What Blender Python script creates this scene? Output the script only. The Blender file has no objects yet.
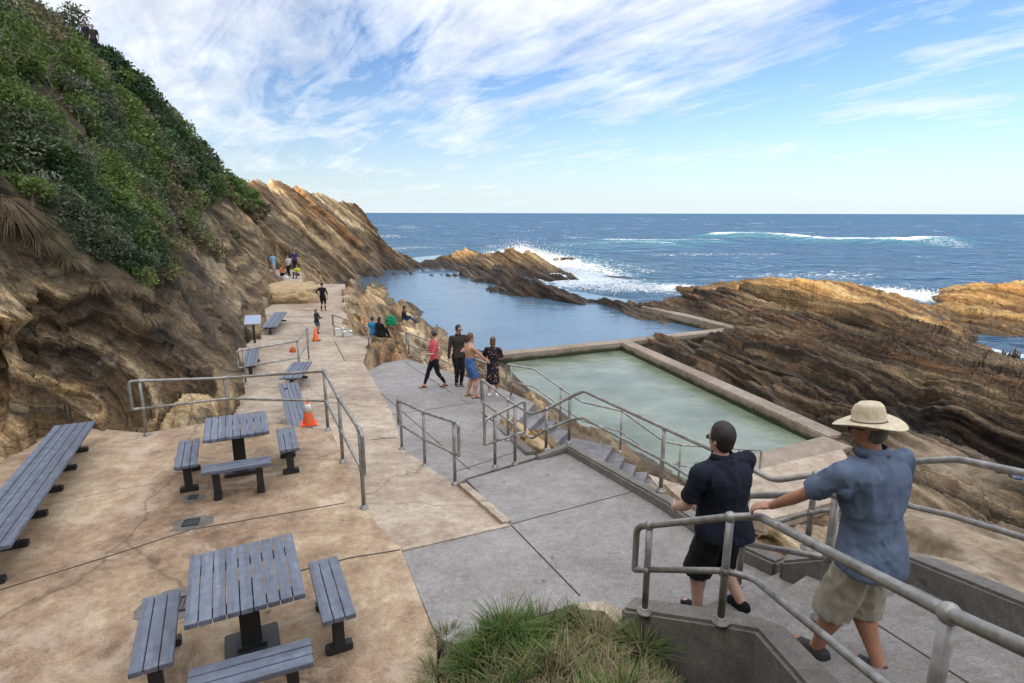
import bpy, bmesh, math, random
import numpy as np
from mathutils import Vector, Matrix, Euler
from mathutils.bvhtree import BVHTree
from mathutils.geometry import delaunay_2d_cdt
random.seed(7); rng = np.random.default_rng(7)
R = math.radians
scene = bpy.context.scene
COL = scene.collection
CZ = 7.2                      # camera height above the sea
F = 575.0; PITCH = math.atan(128.5/F); ROLL = R(-0.14)

# ------------------------------------------------------------------ camera
cam_d = bpy.data.cameras.new('camera'); cam = bpy.data.objects.new('camera', cam_d); COL.objects.link(cam)
cam_d.sensor_width = 36; cam_d.lens = 36*F/1024; cam_d.clip_start = .05; cam_d.clip_end = 30000
CM = Matrix.Translation((0, 0, CZ)) @ Matrix.Rotation(R(90)-PITCH, 4, 'X') @ Matrix.Rotation(ROLL*-1, 4, 'Z')
cam.matrix_world = CM
scene.camera = cam
CR = CM.to_3x3()
def ray(px, py): return CR @ Vector(((px-512)/F, -(py-341.5)/F, -1))
def P(px, py, h):
    d = ray(px, py); t = -h/d.z; return Vector((d.x*t, d.y*t, CZ-h))
def PY(px, py, Y):
    d = ray(px, py); t = Y/d.y; return Vector((d.x*t, Y, CZ+d.z*t))
def W(x, y, h): return Vector((x, y, CZ-h))
def ztop(b, py):           # height above point b which the photo shows at row py
    lo, hi = b.z, b.z+3
    inv = CR.transposed()
    for _ in range(30):
        m = (lo+hi)/2; v = inv @ Vector((b.x, b.y, m-CZ)); y = 341.5 - F*(v.y/-v.z)
        if y > py: lo = m
        else: hi = m
    return (lo+hi)/2
def V(p): return Vector(p)

# ------------------------------------------------------------------ noise
def _h(i, j, k, s):
    n = (i*374761393 + j*668265263 + k*1274126177 + s*97531) & 0xffffffff
    n = ((n ^ (n >> 13))*1274126177) & 0xffffffff
    n = ((n ^ (n >> 16))*2246822519) & 0xffffffff
    return ((n ^ (n >> 15)) & 0xffffff)/float(0xffffff)
def vn(p, s=0):
    p = np.asarray(p, float); f = np.floor(p); t = p-f; t = t*t*(3-2*t); i = f.astype(np.int64)
    o = 0
    for a in (0, 1):
        for b in (0, 1):
            for c in (0, 1):
                w = (t[:, 0] if a else 1-t[:, 0])*(t[:, 1] if b else 1-t[:, 1])*(t[:, 2] if c else 1-t[:, 2])
                o = o + w*_h(i[:, 0]+a, i[:, 1]+b, i[:, 2]+c, s)
    return o
def fbm(p, octv=4, s=0, g=.5):
    o = 0; a = 1; n = 0; p = np.asarray(p, float).copy()
    for k in range(octv): o = o+a*vn(p, s+k); n += a; a *= g; p = p*2.03+11.3
    return o/n
def sm(x, a, b):
    t = np.clip((x-a)/(b-a), 0, 1); return t*t*(3-2*t)

# ------------------------------------------------------------------ objects
def tag(o, label=None, cat=None, group=None, kind=None):
    if label: o['label'] = label
    if cat: o['category'] = cat
    if group: o['group'] = group
    if kind: o['kind'] = kind
    return o
def empty(name, loc, label, cat, group=None, rz=0):
    o = bpy.data.objects.new(name, None); COL.objects.link(o); o.location = loc; o.rotation_euler.z = rz
    o.empty_display_size = .2
    return tag(o, label, cat, group)
def link(name, me, mat, parent=None, smooth=False):
    o = bpy.data.objects.new(name, me); COL.objects.link(o)
    if mat is not None:
        me.materials.clear(); me.materials.append(mat)
    if smooth: me.polygons.foreach_set('use_smooth', [True]*len(me.polygons))
    if parent is not None: o.parent = parent
    return o
def fin(name, bm, mat, parent=None, smooth=False, world=True):
    """bm in world coordinates when world and the parent is given"""
    if parent is not None and world:
        M = Matrix.Translation(parent.location) @ parent.rotation_euler.to_matrix().to_4x4()
        bm.transform(M.inverted())
    bmesh.ops.recalc_face_normals(bm, faces=bm.faces)
    me = bpy.data.meshes.new(name); bm.to_mesh(me); bm.free()
    return link(name, me, mat, parent, smooth)
def np_mesh(name, v, f, mat, parent=None, smooth=False, attrs=None):
    me = bpy.data.meshes.new(name); v = np.asarray(v, np.float32); f = np.asarray(f, np.int32)
    k = f.shape[1]
    me.vertices.add(len(v)); me.vertices.foreach_set('co', v.ravel())
    me.loops.add(f.size); me.loops.foreach_set('vertex_index', f.ravel())
    me.polygons.add(len(f)); me.polygons.foreach_set('loop_start', np.arange(0, f.size, k, dtype=np.int32))
    me.polygons.foreach_set('loop_total', np.full(len(f), k, np.int32))
    me.update(calc_edges=True)
    for n, a in (attrs or {}).items():
        a = np.asarray(a, np.float32)
        if a.ndim == 1: at = me.attributes.new(n, 'FLOAT', 'POINT'); at.data.foreach_set('value', a)
        else: at = me.attributes.new(n, 'FLOAT_COLOR', 'POINT'); at.data.foreach_set('color', np.c_[a, np.ones(len(a))].ravel().astype(np.float32))
    return link(name, me, mat, parent, smooth)
def BM(): return bmesh.new()
def box(bm, c, s, rz=0, M=None, bev=0):
    m = Matrix.Translation(c) @ Matrix.Rotation(rz, 4, 'Z')
    if M is not None: m = M @ m
    g = bmesh.ops.create_cube(bm, size=1, matrix=m @ Matrix.Diagonal((s[0], s[1], s[2], 1)))
    if bev:
        es = list({e for v in g['verts'] for e in v.link_edges})
        bmesh.ops.bevel(bm, geom=es, offset=bev, segments=2, affect='EDGES')
def ring_mesh(bm, rings, cap=True, close=False):
    vr = [[bm.verts.new(p) for p in r] for r in rings]; n = len(vr[0])
    for a, b in zip(vr, vr[1:]):
        for i in range(n): bm.faces.new((a[i], a[(i+1) % n], b[(i+1) % n], b[i]))
    if cap: bm.faces.new(vr[0][::-1]); bm.faces.new(vr[-1])
def frame(d, ref=None):
    d = d.normalized(); r = Vector(ref) if ref is not None else (Vector((0, 0, 1)) if abs(d.z) < .95 else Vector((0, 1, 0)))
    u = d.cross(r)
    if u.length < 1e-4: u = d.orthogonal()
    u.normalize(); return u, u.cross(d).normalized()
def tube(bm, pts, r, n=10, cap=True):
    pts = [V(p) for p in pts]; rings = []; u = None
    for i, p in enumerate(pts):
        a = pts[max(i-1, 0)]; b = pts[min(i+1, len(pts)-1)]; d = (b-a).normalized()
        if u is None: u, w = frame(d)
        else: u = (u - d*u.dot(d)).normalized(); w = u.cross(d)
        rr = r[i] if hasattr(r, '__len__') else r
        rings.append([p+u*math.cos(t)*rr+w*math.sin(t)*rr for t in [2*math.pi*k/n for k in range(n)]])
    ring_mesh(bm, rings, cap)
def fillet(pts, rad, seg=6):
    pts = [V(p) for p in pts]; out = [pts[0]]
    for a, b, c in zip(pts, pts[1:], pts[2:]):
        d1 = (a-b); d2 = (c-b); l = min(rad, d1.length*.49, d2.length*.49)
        p = b+d1.normalized()*l; q = b+d2.normalized()*l
        for k in range(seg+1):
            t = k/seg; out.append(p*(1-t)**2+b*2*t*(1-t)+q*t*t)
    out.append(pts[-1]); return out
def lathe(bm, c, prof, n=20, M=None, sx=1, sy=1):
    rings = []
    for r, z in prof:
        ring = [Vector((r*math.cos(2*math.pi*k/n)*sx, r*math.sin(2*math.pi*k/n)*sy, z)) for k in range(n)]
        if M is not None: ring = [M @ p for p in ring]
        rings.append([p+V(c) for p in ring])
    ring_mesh(bm, rings)
def ball(bm, c, r, seg=12, s=(1, 1, 1), M=None):
    m = Matrix.Translation(c)
    if M is not None: m = m @ M
    bmesh.ops.create_uvsphere(bm, u_segments=seg, v_segments=max(6, seg*2//3), radius=1, matrix=m @ Matrix.Diagonal((r*s[0], r*s[1], r*s[2], 1)))

# ------------------------------------------------------------------ materials
class NT:
    def __init__(s, name):
        s.m = bpy.data.materials.new(name); s.m.use_nodes = True; s.t = s.m.node_tree; s.n = s.t.nodes; s.b = s.n['Principled BSDF']
        s.co = s.n.new('ShaderNodeTexCoord'); s.geo = s.n.new('ShaderNodeNewGeometry')
    def new(s, ty, **k):
        x = s.n.new(ty)
        for a, v in k.items(): setattr(x, a, v)
        return x
    def set(s, sock, v):
        if hasattr(v, 'is_output') or isinstance(v, bpy.types.NodeSocket): s.t.links.new(v, sock)
        else: sock.default_value = v
    def mapv(s, vec, scale=(1, 1, 1), rot=(0, 0, 0)):
        m = s.new('ShaderNodeMapping'); s.set(m.inputs['Vector'], vec); m.inputs['Scale'].default_value = scale; m.inputs['Rotation'].default_value = rot; return m.outputs[0]
    def noise(s, vec, scale, detail=6, rough=.6, dist=0):
        x = s.new('ShaderNodeTexNoise'); s.set(x.inputs['Vector'], vec); x.inputs['Scale'].default_value = scale
        x.inputs['Detail'].default_value = detail; x.inputs['Roughness'].default_value = rough; x.inputs['Distortion'].default_value = dist; return x.outputs['Fac']
    def vor(s, vec, scale, feature='F1', out='Distance'):
        x = s.new('ShaderNodeTexVoronoi', feature=feature); s.set(x.inputs['Vector'], vec); x.inputs['Scale'].default_value = scale; return x.outputs[out]
    def ramp(s, fac, stops, interp='LINEAR'):
        x = s.new('ShaderNodeValToRGB'); s.set(x.inputs[0], fac); e = x.color_ramp.elements; x.color_ramp.interpolation = interp
        while len(e) < len(stops): e.new(.5)
        for el, (p, c) in zip(e, stops): el.position = p; el.color = (*c, 1) if hasattr(c, '__len__') else (c, c, c, 1)
        return x.outputs[0]
    def math(s, op, a, b=0, c=0, clamp=False):
        x = s.new('ShaderNodeMath', operation=op, use_clamp=clamp); s.set(x.inputs[0], a); s.set(x.inputs[1], b); s.set(x.inputs[2], c); return x.outputs[0]
    def mix(s, f, a, b, mode='MIX'):
        x = s.new('ShaderNodeMix', data_type='RGBA', blend_type=mode); s.set(x.inputs[0], f)
        s.set(x.inputs[6], a if not isinstance(a, tuple) else (*a, 1)); s.set(x.inputs[7], b if not isinstance(b, tuple) else (*b, 1)); return x.outputs[2]
    def attr(s, n, out='Fac'):
        x = s.new('ShaderNodeAttribute', attribute_name=n); return x.outputs[out]
    def bump(s, h, strength=.5, dist=.05, normal=None):
        x = s.new('ShaderNodeBump'); s.set(x.inputs['Height'], h); x.inputs['Strength'].default_value = strength; x.inputs['Distance'].default_value = dist
        if normal is not None: s.set(x.inputs['Normal'], normal)
        return x.outputs[0]
    def out(s, col, rough=.7, metal=0, normal=None, spec=None):
        s.set(s.b.inputs['Base Color'], col if not isinstance(col, tuple) else (*col, 1)); s.set(s.b.inputs['Roughness'], rough); s.b.inputs['Metallic'].default_value = metal
        if normal is not None: s.set(s.b.inputs['Normal'], normal)
        if spec is not None: s.b.inputs['Specular IOR Level'].default_value = spec
        return s.m
def simple(name, col, rough=.6, metal=0, var=.15, scale=8, bump=.1, bd=.004, spec=None):
    t = NT(name); v = t.co.outputs['Object']
    n = t.noise(v, scale, 5); n2 = t.noise(v, scale*8, 4)
    f = t.math('ADD', t.math('MULTIPLY', n, .7), t.math('MULTIPLY', n2, .3))
    a = tuple(max(0, c*(1-var)) for c in col); b = tuple(min(1, c*(1+var)) for c in col)
    c = t.ramp(f, [(.3, a), (.7, b)])
    return t.out(c, rough, metal, t.bump(f, bump, bd), spec)

# bedding of the rock: strike runs along the shore, dip down to the east
DIP = R(44); STR = R(14)
BN = np.array([math.cos(STR)*math.sin(DIP), math.sin(STR)*math.sin(DIP), math.cos(DIP)])
def rock_material(name='rock'):
    t = NT(name); p = t.geo.outputs['Position']
    # bring bedding normal on to z
    q = t.new('ShaderNodeVectorRotate', rotation_type='AXIS_ANGLE'); t.set(q.inputs['Vector'], p)
    bn = Vector(BN); ax = bn.cross(Vector((0, 0, 1))).normalized(); q.inputs['Axis'].default_value = ax; q.inputs['Angle'].default_value = DIP
    q = q.outputs[0]
    wn = t.new('ShaderNodeTexNoise'); t.set(wn.inputs['Vector'], p); wn.inputs['Scale'].default_value = .35; wn.inputs['Detail'].default_value = 4
    wv = t.new('ShaderNodeVectorMath', operation='SCALE'); t.set(wv.inputs[0], wn.outputs['Color']); wv.inputs['Scale'].default_value = .5
    ad = t.new('ShaderNodeVectorMath', operation='ADD'); t.set(ad.inputs[0], q); t.set(ad.inputs[1], wv.outputs[0]); q = ad.outputs[0]
    b1 = t.noise(t.mapv(q, (.10, .07, 1.5)), 1, 8, .66); b2 = t.noise(t.mapv(q, (.5, .3, 7)), 1, 6, .7)
    pat = t.noise(p, .22, 4, .6); fine = t.noise(p, 5, 8, .7); blot = t.noise(p, 1.3, 6, .65)
    s = t.math('ADD', t.math('MULTIPLY', b1, .62), t.math('MULTIPLY', b2, .38))
    s = t.math('ADD', t.math('MULTIPLY', s, .8), t.math('MULTIPLY', fine, .2))
    dark = t.ramp(s, [(.38, (.008, .006, .005)), (.46, (.028, .020, .014)), (.51, (.066, .045, .029)), (.56, (.135, .096, .062)), (.63, (.28, .21, .14))])
    tan = t.ramp(s, [(.36, (.04, .026, .015)), (.43, (.17, .108, .055)), (.49, (.355, .25, .14)), (.54, (.46, .35, .21)), (.61, (.62, .52, .38))])
    gold = t.ramp(s, [(.38, (.05, .028, .012)), (.45, (.19, .11, .04)), (.51, (.33, .21, .08)), (.6, (.45, .33, .15))])
    c = t.mix(t.math('ADD', t.attr('tan'), t.math('MULTIPLY', t.math('SUBTRACT', pat, .5), 1.2), clamp=True), dark, tan)
    fam = t.noise(t.mapv(q, (.05, .035, .62)), 1, 5, .6)
    band = t.ramp(fam, [(.36, (.45, .40, .36)), (.43, (1.2, .90, .70)), (.47, (.45, .43, .42)), (.52, (1.1, 1.05, .95)), (.56, (1.5, 1.42, 1.3)), (.60, (.55, .52, .5)), (.66, (1.3, 1.12, .88))])
    c = t.mix(t.math('SUBTRACT', 1., t.attr('smooth')), c, band, 'MULTIPLY')
    c = t.mix(t.attr('gold'), c, gold)  # sunlit gold painted into the colour of the outer rocks
    c = t.mix(t.math('SUBTRACT', 1., t.math('MULTIPLY', t.attr('smooth'), .9)), c, t.ramp(t.attr('bed_shade'), [(.12, (.40, .38, .36)), (.38, (.72, .69, .66)), (.55, (1., 1., 1.)), (.85, (1.42, 1.36, 1.25))]), 'MULTIPLY')  # painted shade on top of bed tone: recessed layers darker, jutting ones paler
    b3 = t.noise(t.mapv(q, (1.2, .8, 16)), 1, 5, .7, .4); pit = t.noise(p, 14, 6, .75)
    crv = t.ramp(b3, [(.34, .65), (.44, 0.)]); c = t.mix(t.math('MULTIPLY', crv, t.math('SUBTRACT', 1., t.attr('smooth'))), c, t.mix(.82, c, (.008, .006, .005)))
    c = t.mix(1, c, t.ramp(pit, [(.35, .62), (.5, 1.), (.65, 1.45)]), 'MULTIPLY')
    bw = t.new('ShaderNodeTexVoronoi', feature='DISTANCE_TO_EDGE'); t.set(bw.inputs['Vector'], t.mapv(q, (.45, .3, 1.1))); bw.inputs['Scale'].default_value = 1.3
    c = t.mix(t.math('MULTIPLY', t.ramp(bw.outputs['Distance'], [(.0, .55), (.025, 0.)]), t.math('SUBTRACT', 1., t.attr('smooth'))), c, (.012, .009, .007))
    rust = t.ramp(blot, [(.56, 0.), (.70, .7)])
    c = t.mix(rust, c, t.mix(.5, c, (.24, .10, .045)))
    lich = t.math('MULTIPLY', t.ramp(t.noise(p, 3.1, 7, .75), [(.56, 0.), (.66, .8)]), t.attr('lichen'))
    c = t.mix(lich, c, (.42, .41, .36))
    con = t.ramp(t.noise(p, 2.2, 8, .7), [(.35, (.17, .125, .08)), (.5, (.27, .20, .135)), (.62, (.36, .285, .20)), (.74, (.44, .37, .28))])
    c = t.mix(t.attr('smooth'), c, con)
    wet = t.attr('wet'); c = t.mix(wet, c, t.mix(.8, c, (.012, .010, .006)))
    soil = t.ramp(t.noise(p, 2.5, 6), [(.3, (.035, .03, .015)), (.6, (.09, .075, .035)), (.8, (.05, .075, .02))])
    c = t.mix(t.attr('veg'), c, soil)
    hgt = t.math('ADD', t.math('MULTIPLY', b2, .6), t.math('ADD', t.math('MULTIPLY', fine, .4), t.math('MULTIPLY', b1, .8))); hgt = t.math('ADD', hgt, t.math('ADD', t.math('MULTIPLY', b3, .35), t.math('MULTIPLY', pit, .12)))
    ro = t.math('SUBTRACT', .85, t.math('MULTIPLY', wet, .5))
    bs = t.math('SUBTRACT', 1.0, t.math('MULTIPLY', t.attr('smooth'), .8))
    x = t.new('ShaderNodeBump'); t.set(x.inputs['Height'], hgt); t.set(x.inputs['Strength'], bs); x.inputs['Distance'].default_value = .3
    return t.out(c, ro, 0, x.outputs[0], .3)
def concrete(name, stops, joints=None, big=.5, patch=None, crack=.35):
    t = NT(name); p = t.geo.outputs['Position']
    a = t.noise(p, big, 5, .6); b = t.noise(p, 3.2, 8, .68); c_ = t.noise(p, 60, 3, .6)
    f = t.math('ADD', t.math('MULTIPLY', a, .5), t.math('MULTIPLY', b, .5))
    c = t.ramp(f, stops)
    md = t.noise(p, 13, 7, .75); c = t.mix(1, c, t.ramp(md, [(.36, .84), (.5, 1.), (.64, 1.15)]), 'MULTIPLY')
    g = t.ramp(c_, [(.3, .72), (.7, 1.25)]); c = t.mix(1, c, g, 'MULTIPLY')
    spots = t.ramp(t.vor(t.mapv(p, (1, .6, 1)), 2.3), [(.04, 1.), (.075, 0.)])
    c = t.mix(t.math('MULTIPLY', spots, .55), c, (.04, .035, .03))
    dk = t.ramp(t.noise(p, 1.1, 7, .75, 1.), [(.58, 0.), (.74, .38)]); c = t.mix(dk, c, t.mix(.65, c, (.05, .04, .032)))
    if patch:
        pm = t.ramp(t.noise(p, .8, 9, .78, .6), [(.55, 0.), (.61, .55)]); c = t.mix(pm, c, patch)
    if crack:
        w = t.new('ShaderNodeTexNoise'); t.set(w.inputs['Vector'], p); w.inputs['Scale'].default_value = 2; w.inputs['Detail'].default_value = 5
        ad = t.new('ShaderNodeVectorMath', operation='MULTIPLY_ADD'); t.set(ad.inputs[0], w.outputs['Color']); ad.inputs[1].default_value = (.5, .5, .5); t.set(ad.inputs[2], p)
        cr = t.ramp(t.vor(ad.outputs[0], crack, 'DISTANCE_TO_EDGE'), [(.0015, 1.), (.005, 0.)]); c = t.mix(t.math('MULTIPLY', cr, .5), c, (.045, .03, .02))
    h = t.math('ADD', t.math('MULTIPLY', b, .7), t.math('MULTIPLY', c_, .25))
    return t.out(c, .78, 0, t.bump(h, .5, .02), .35)
M = {}
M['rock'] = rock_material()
M['tan'] = concrete('tan_concrete', [(.36, (.17, .105, .065)), (.45, (.30, .20, .125)), (.53, (.40, .285, .18)), (.62, (.54, .42, .29))], patch=(.50, .39, .29), crack=.22)
M['path'] = concrete('path_concrete', [(.36, (.24, .175, .125)), (.5, (.39, .30, .22)), (.62, (.52, .425, .32))], crack=.25)
M['grey'] = concrete('grey_concrete', [(.34, (.185, .167, .150)), (.5, (.252, .231, .212)), (.66, (.335, .308, .285))], crack=0)
M['grey2'] = concrete('dark_concrete', [(.3, (.09, .078, .068)), (.5, (.17, .15, .13)), (.7, (.28, .25, .21))], crack=0)
M['step'] = concrete('step_concrete', [(.36, (.11, .10, .10)), (.5, (.18, .17, .17)), (.64, (.27, .25, .24))], crack=0)
M['wall'] = concrete('wall_concrete', [(.3, (.14, .10, .07)), (.5, (.26, .20, .15)), (.7, (.38, .31, .24))], crack=0)
def poolwall():
    m = M['wall']; nt = m.node_tree; t = NT.__new__(NT); t.m = m; t.t = nt; t.n = nt.nodes; t.b = nt.nodes['Principled BSDF']; t.geo = t.new('ShaderNodeNewGeometry')
    old = t.b.inputs['Base Color'].links[0].from_socket; p = t.geo.outputs['Position']; sp_ = t.new('ShaderNodeSeparateXYZ'); t.set(sp_.inputs[0], p)
    z = t.math('ADD', sp_.outputs[2], t.math('MULTIPLY', t.math('SUBTRACT', t.noise(p, 1.5, 6, .7), .5), .35))
    band = t.ramp(z, [(.42, 1.), (.56, 0.)]); c = t.mix(band, old, (.035, .038, .014))
    barn = t.ramp(t.vor(p, 5), [(.10, 1.), (.14, 0.)]); bz = t.math('MULTIPLY', t.ramp(z, [(.30, 0.), (.36, 1.), (.50, 1.), (.55, 0.)]), barn)
    c = t.mix(t.math('MULTIPLY', bz, t.ramp(t.noise(p, .5, 3), [(.5, 0.), (.6, .8)])), c, (.45, .42, .36)); t.t.links.new(c, t.b.inputs['Base Color'])
poolwall()
M['sand'] = simple('sandstone', (.42, .29, .15), .85, var=.45, scale=4, bump=.8, bd=.05)
def steel(name='galvanised_steel'):
    t = NT(name); p = t.geo.outputs['Position']
    n = t.noise(p, 7, 6, .7); c = t.ramp(n, [(.35, (.20, .18, .155)), (.55, (.34, .32, .29)), (.7, (.45, .44, .42))])
    r = t.ramp(t.noise(p, 4.3, 8, .8), [(.60, 0.), (.68, 1.)]); c = t.mix(r, c, (.16, .075, .03))
    ro = t.math('ADD', .34, t.math('MULTIPLY', n, .25))
    return t.out(c, ro, .45, t.bump(n, .15, .003))
M['steel'] = steel()
def plank_mat():
    t = NT('recycled_plastic'); p = t.co.outputs['Object']
    n = t.noise(t.mapv(p, (3, 3, 3)), 3, 6, .65); f = t.noise(p, 90, 3)
    c = t.ramp(n, [(.3, (.115, .128, .165)), (.55, (.155, .172, .215)), (.75, (.21, .225, .265))])
    c = t.mix(t.ramp(t.noise(p, 11, 4, .8), [(.66, 0.), (.72, .5)]), c, (.38, .38, .38))
    sx = t.new('ShaderNodeSeparateXYZ'); t.set(sx.inputs[0], p); wn_ = t.new('ShaderNodeTexWhiteNoise', noise_dimensions='1D'); t.set(wn_.inputs['W'], t.math('FLOOR', t.math('MULTIPLY', sx.outputs[0], 9.7)))
    c = t.mix(1, c, t.ramp(wn_.outputs[0], [(0, .82), (1, 1.15)]), 'MULTIPLY')
    st = t.noise(t.mapv(p, (40, 2.5, 40)), 1, 5, .7); c = t.mix(1, c, t.ramp(st, [(.35, .84), (.65, 1.16)]), 'MULTIPLY')
    return t.out(c, .55, 0, t.bump(t.math('ADD', f, st), .25, .003), .4)
M['plank'] = plank_mat()
M['black'] = simple('black_plastic', (.022, .022, .024), .5)
M['dark'] = simple('dark_cloth', (.018, .018, .022), .9, var=.4, scale=20)
M['orange'] = simple('orange_plastic', (.75, .11, .02), .5)
M['white'] = simple('white_plastic', (.75, .74, .7), .5)
M['signface'] = simple('sign_face', (.34, .40, .52), .35, var=.2)
M['drain'] = simple('drain_iron', (.05, .055, .06), .6, metal=.3)
def skinmat(name, col):
    t = NT(name); p = t.co.outputs['Object']; n = t.noise(p, 14, 5); c = t.ramp(n, [(.3, tuple(x*.82 for x in col)), (.7, tuple(min(1, x*1.12) for x in col))])
    t.b.inputs['Subsurface Weight'].default_value = .12; t.b.inputs['Subsurface Scale'].default_value = .01
    t.b.inputs['Subsurface Radius'].default_value = (1, .4, .25)
    return t.out(c, .55, 0, t.bump(t.noise(p, 60, 4), .15, .003), .4)
M['skin'] = skinmat('skin', (.50, .265, .18)); M['skin2'] = skinmat('tanned_skin', (.42, .20, .125)); M['skin3'] = skinmat('pale_skin', (.55, .33, .25))
M['hair'] = simple('dark_hair', (.022, .015, .011), .6, var=.5, scale=40, bump=.6, bd=.01)
M['hair2'] = simple('brown_hair', (.11, .06, .03), .6, var=.5, scale=40, bump=.6, bd=.01)
M['hairg'] = simple('grey_hair', (.14, .12, .10), .6, var=.5, scale=40, bump=.6, bd=.01)
def cloth(name, col, rough=.9, pat=None, fold=.5):
    t = NT(name); p = t.co.outputs['Object']
    n = t.noise(p, 5, 4, .5, .6); w = t.noise(p, 180, 2); c = t.ramp(t.noise(p, 3, 6), [(.3, tuple(x*.82 for x in col)), (.7, tuple(min(1, x*1.15) for x in col))])
    if pat:
        v = t.new('ShaderNodeTexVoronoi'); t.set(v.inputs['Vector'], p); v.inputs['Scale'].default_value = pat[1]
        c = t.mix(t.ramp(v.outputs['Distance'], [(pat[2], 1.), (pat[2]+.06, 0.)]), c, pat[0])
    h = t.math('ADD', n, t.math('MULTIPLY', w, .06))
    return t.out(c, rough, 0, t.bump(h, fold, .05), .25)
M['navy'] = cloth('navy_polo_cloth', (.012, .014, .024)); M['blk'] = cloth('black_cloth', (.012, .012, .014))
M['blueshirt'] = cloth('blue_linen', (.115, .148, .215)); M['khaki'] = cloth('khaki_cotton', (.37, .335, .26))
M['pink'] = cloth('pink_cloth', (.62, .10, .13)); M['char'] = cloth('charcoal_cloth', (.045, .036, .028))
M['floral'] = cloth('floral_cloth', (.02, .015, .02), pat=((.55, .3, .28), 16, .2)); M['bluesh'] = cloth('blue_print_cloth', (.05, .11, .26), pat=((.3, .4, .55), 22, .22))
M['ltblue'] = cloth('light_blue_cloth', (.22, .42, .62)); M['whitec'] = cloth('white_cloth', (.62, .6, .62)); M['hivis'] = cloth('lime_cloth', (.5, .65, .05))
M['denim'] = cloth('denim', (.03, .07, .16)); M['green'] = cloth('green_cloth', (.01, .22, .10)); M['teal'] = cloth('blue_cloth', (.04, .22, .42)); M['orangec'] = cloth('orange_cloth', (.55, .12, .05))
M['purple'] = cloth('violet_cloth', (.05, .04, .14)); M['olive'] = cloth('grey_blue_cloth', (.06, .07, .1))
M['shoe'] = simple('shoe', (.035, .032, .03), .7); M['sole'] = simple('shoe_sole', (.45, .42, .36), .7)
def strawm():
    t = NT('straw'); p = t.co.outputs['Object']; w = t.new('ShaderNodeTexWave', wave_type='RINGS', rings_direction='Z'); t.set(w.inputs['Vector'], p); w.inputs['Scale'].default_value = 60; w.inputs['Distortion'].default_value = 1
    c = t.ramp(t.noise(p, 30, 4), [(.3, (.50, .40, .26)), (.7, (.68, .58, .42))])
    return t.out(c, .8, 0, t.bump(w.outputs['Fac'], .25, .004))
M['straw'] = strawm(); M['band'] = simple('hat_band', (.09, .075, .055), .8)
def leafmat(name='leaves'):
    t = NT(name); c = t.attr('col', 'Color'); n = t.noise(t.geo.outputs['Position'], 3, 4)
    c = t.mix(1, c, t.ramp(n, [(.3, .65), (.7, 1.35)]), 'MULTIPLY')
    t.out(c, .6, 0, None, .3)
    tr = t.new('ShaderNodeBsdfTranslucent'); t.set(tr.inputs[0], c); mx = t.new('ShaderNodeMixShader'); mx.inputs[0].default_value = .25
    t.t.links.new(t.b.outputs[0], mx.inputs[1]); t.t.links.new(tr.outputs[0], mx.inputs[2]); t.t.links.new(mx.outputs[0], t.n['Material Output'].inputs[0])
    return t.m
M['leaf'] = leafmat(); M['bark'] = simple('bleached_wood', (.22, .18, .14), .85, var=.3, scale=15, bump=.6, bd=.02)
def watermat(name, col, rough, scale, strength, foam=False, deep=None, dist=.05):
    t = NT(name); p = t.geo.outputs['Position']
    n1 = t.noise(t.mapv(p, (1, 1.5, 1)), scale, 6, .6, .3); n2 = t.noise(t.mapv(p, (1, 2, 1), (0, 0, .5)), scale*.17, 4, .55)
    h = t.math('ADD', n1, t.math('MULTIPLY', n2, 2.5))
    c = t.ramp(t.noise(p, scale*.1, 4), [(.3, col), (.7, deep or col)])
    if foam:
        f = t.attr('foam'); fn = t.noise(p, 1.3, 9, .75, .8); fm = t.math('SUBTRACT', t.math('ADD', f, t.math('MULTIPLY', t.math('SUBTRACT', fn, .5), 2.2)), .62); fm = t.math('MULTIPLY', fm, 4, clamp=True)
        c = t.mix(t.math('MULTIPLY', t.attr('teal'), .8, clamp=True), c, (.05, .33, .33))
        c = t.mix(fm, c, (.80, .83, .85)); rough = t.math('ADD', rough, t.math('MULTIPLY', fm, .6))
    return t.out(c, rough, 0, t.bump(h, strength, dist), .5)
M['sea'] = watermat('sea_water', (.010, .050, .115), .22, .8, 1., foam=True, deep=(.020, .085, .17), dist=1.5)
def sea_mix(m, fac, rough):
    nt = m.node_tree; b = nt.nodes['Principled BSDF']; b.inputs['IOR'].default_value = 1.0001; b.inputs['Specular IOR Level'].default_value = 0
    g = nt.nodes.new('ShaderNodeBsdfGlossy'); g.inputs['Roughness'].default_value = rough; g.inputs['Color'].default_value = (.75, .88, 1, 1)
    nt.links.new(b.inputs['Normal'].links[0].from_socket, g.inputs['Normal']); mx = nt.nodes.new('ShaderNodeMixShader'); mx.inputs[0].default_value = fac
    nt.links.new(b.outputs[0], mx.inputs[1]); nt.links.new(g.outputs[0], mx.inputs[2]); nt.links.new(mx.outputs[0], nt.nodes['Material Output'].inputs[0])
sea_mix(M['sea'], .20, .18)
M['blue'] = watermat('pool_water', (.065, .12, .18), .07, 2.6, .34, deep=(.095, .165, .235), dist=.05)
M['greenw'] = watermat('shallow_pool_water', (.095, .125, .085), .05, 4.5, .40, deep=(.25, .28, .21), dist=.04)

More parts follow.
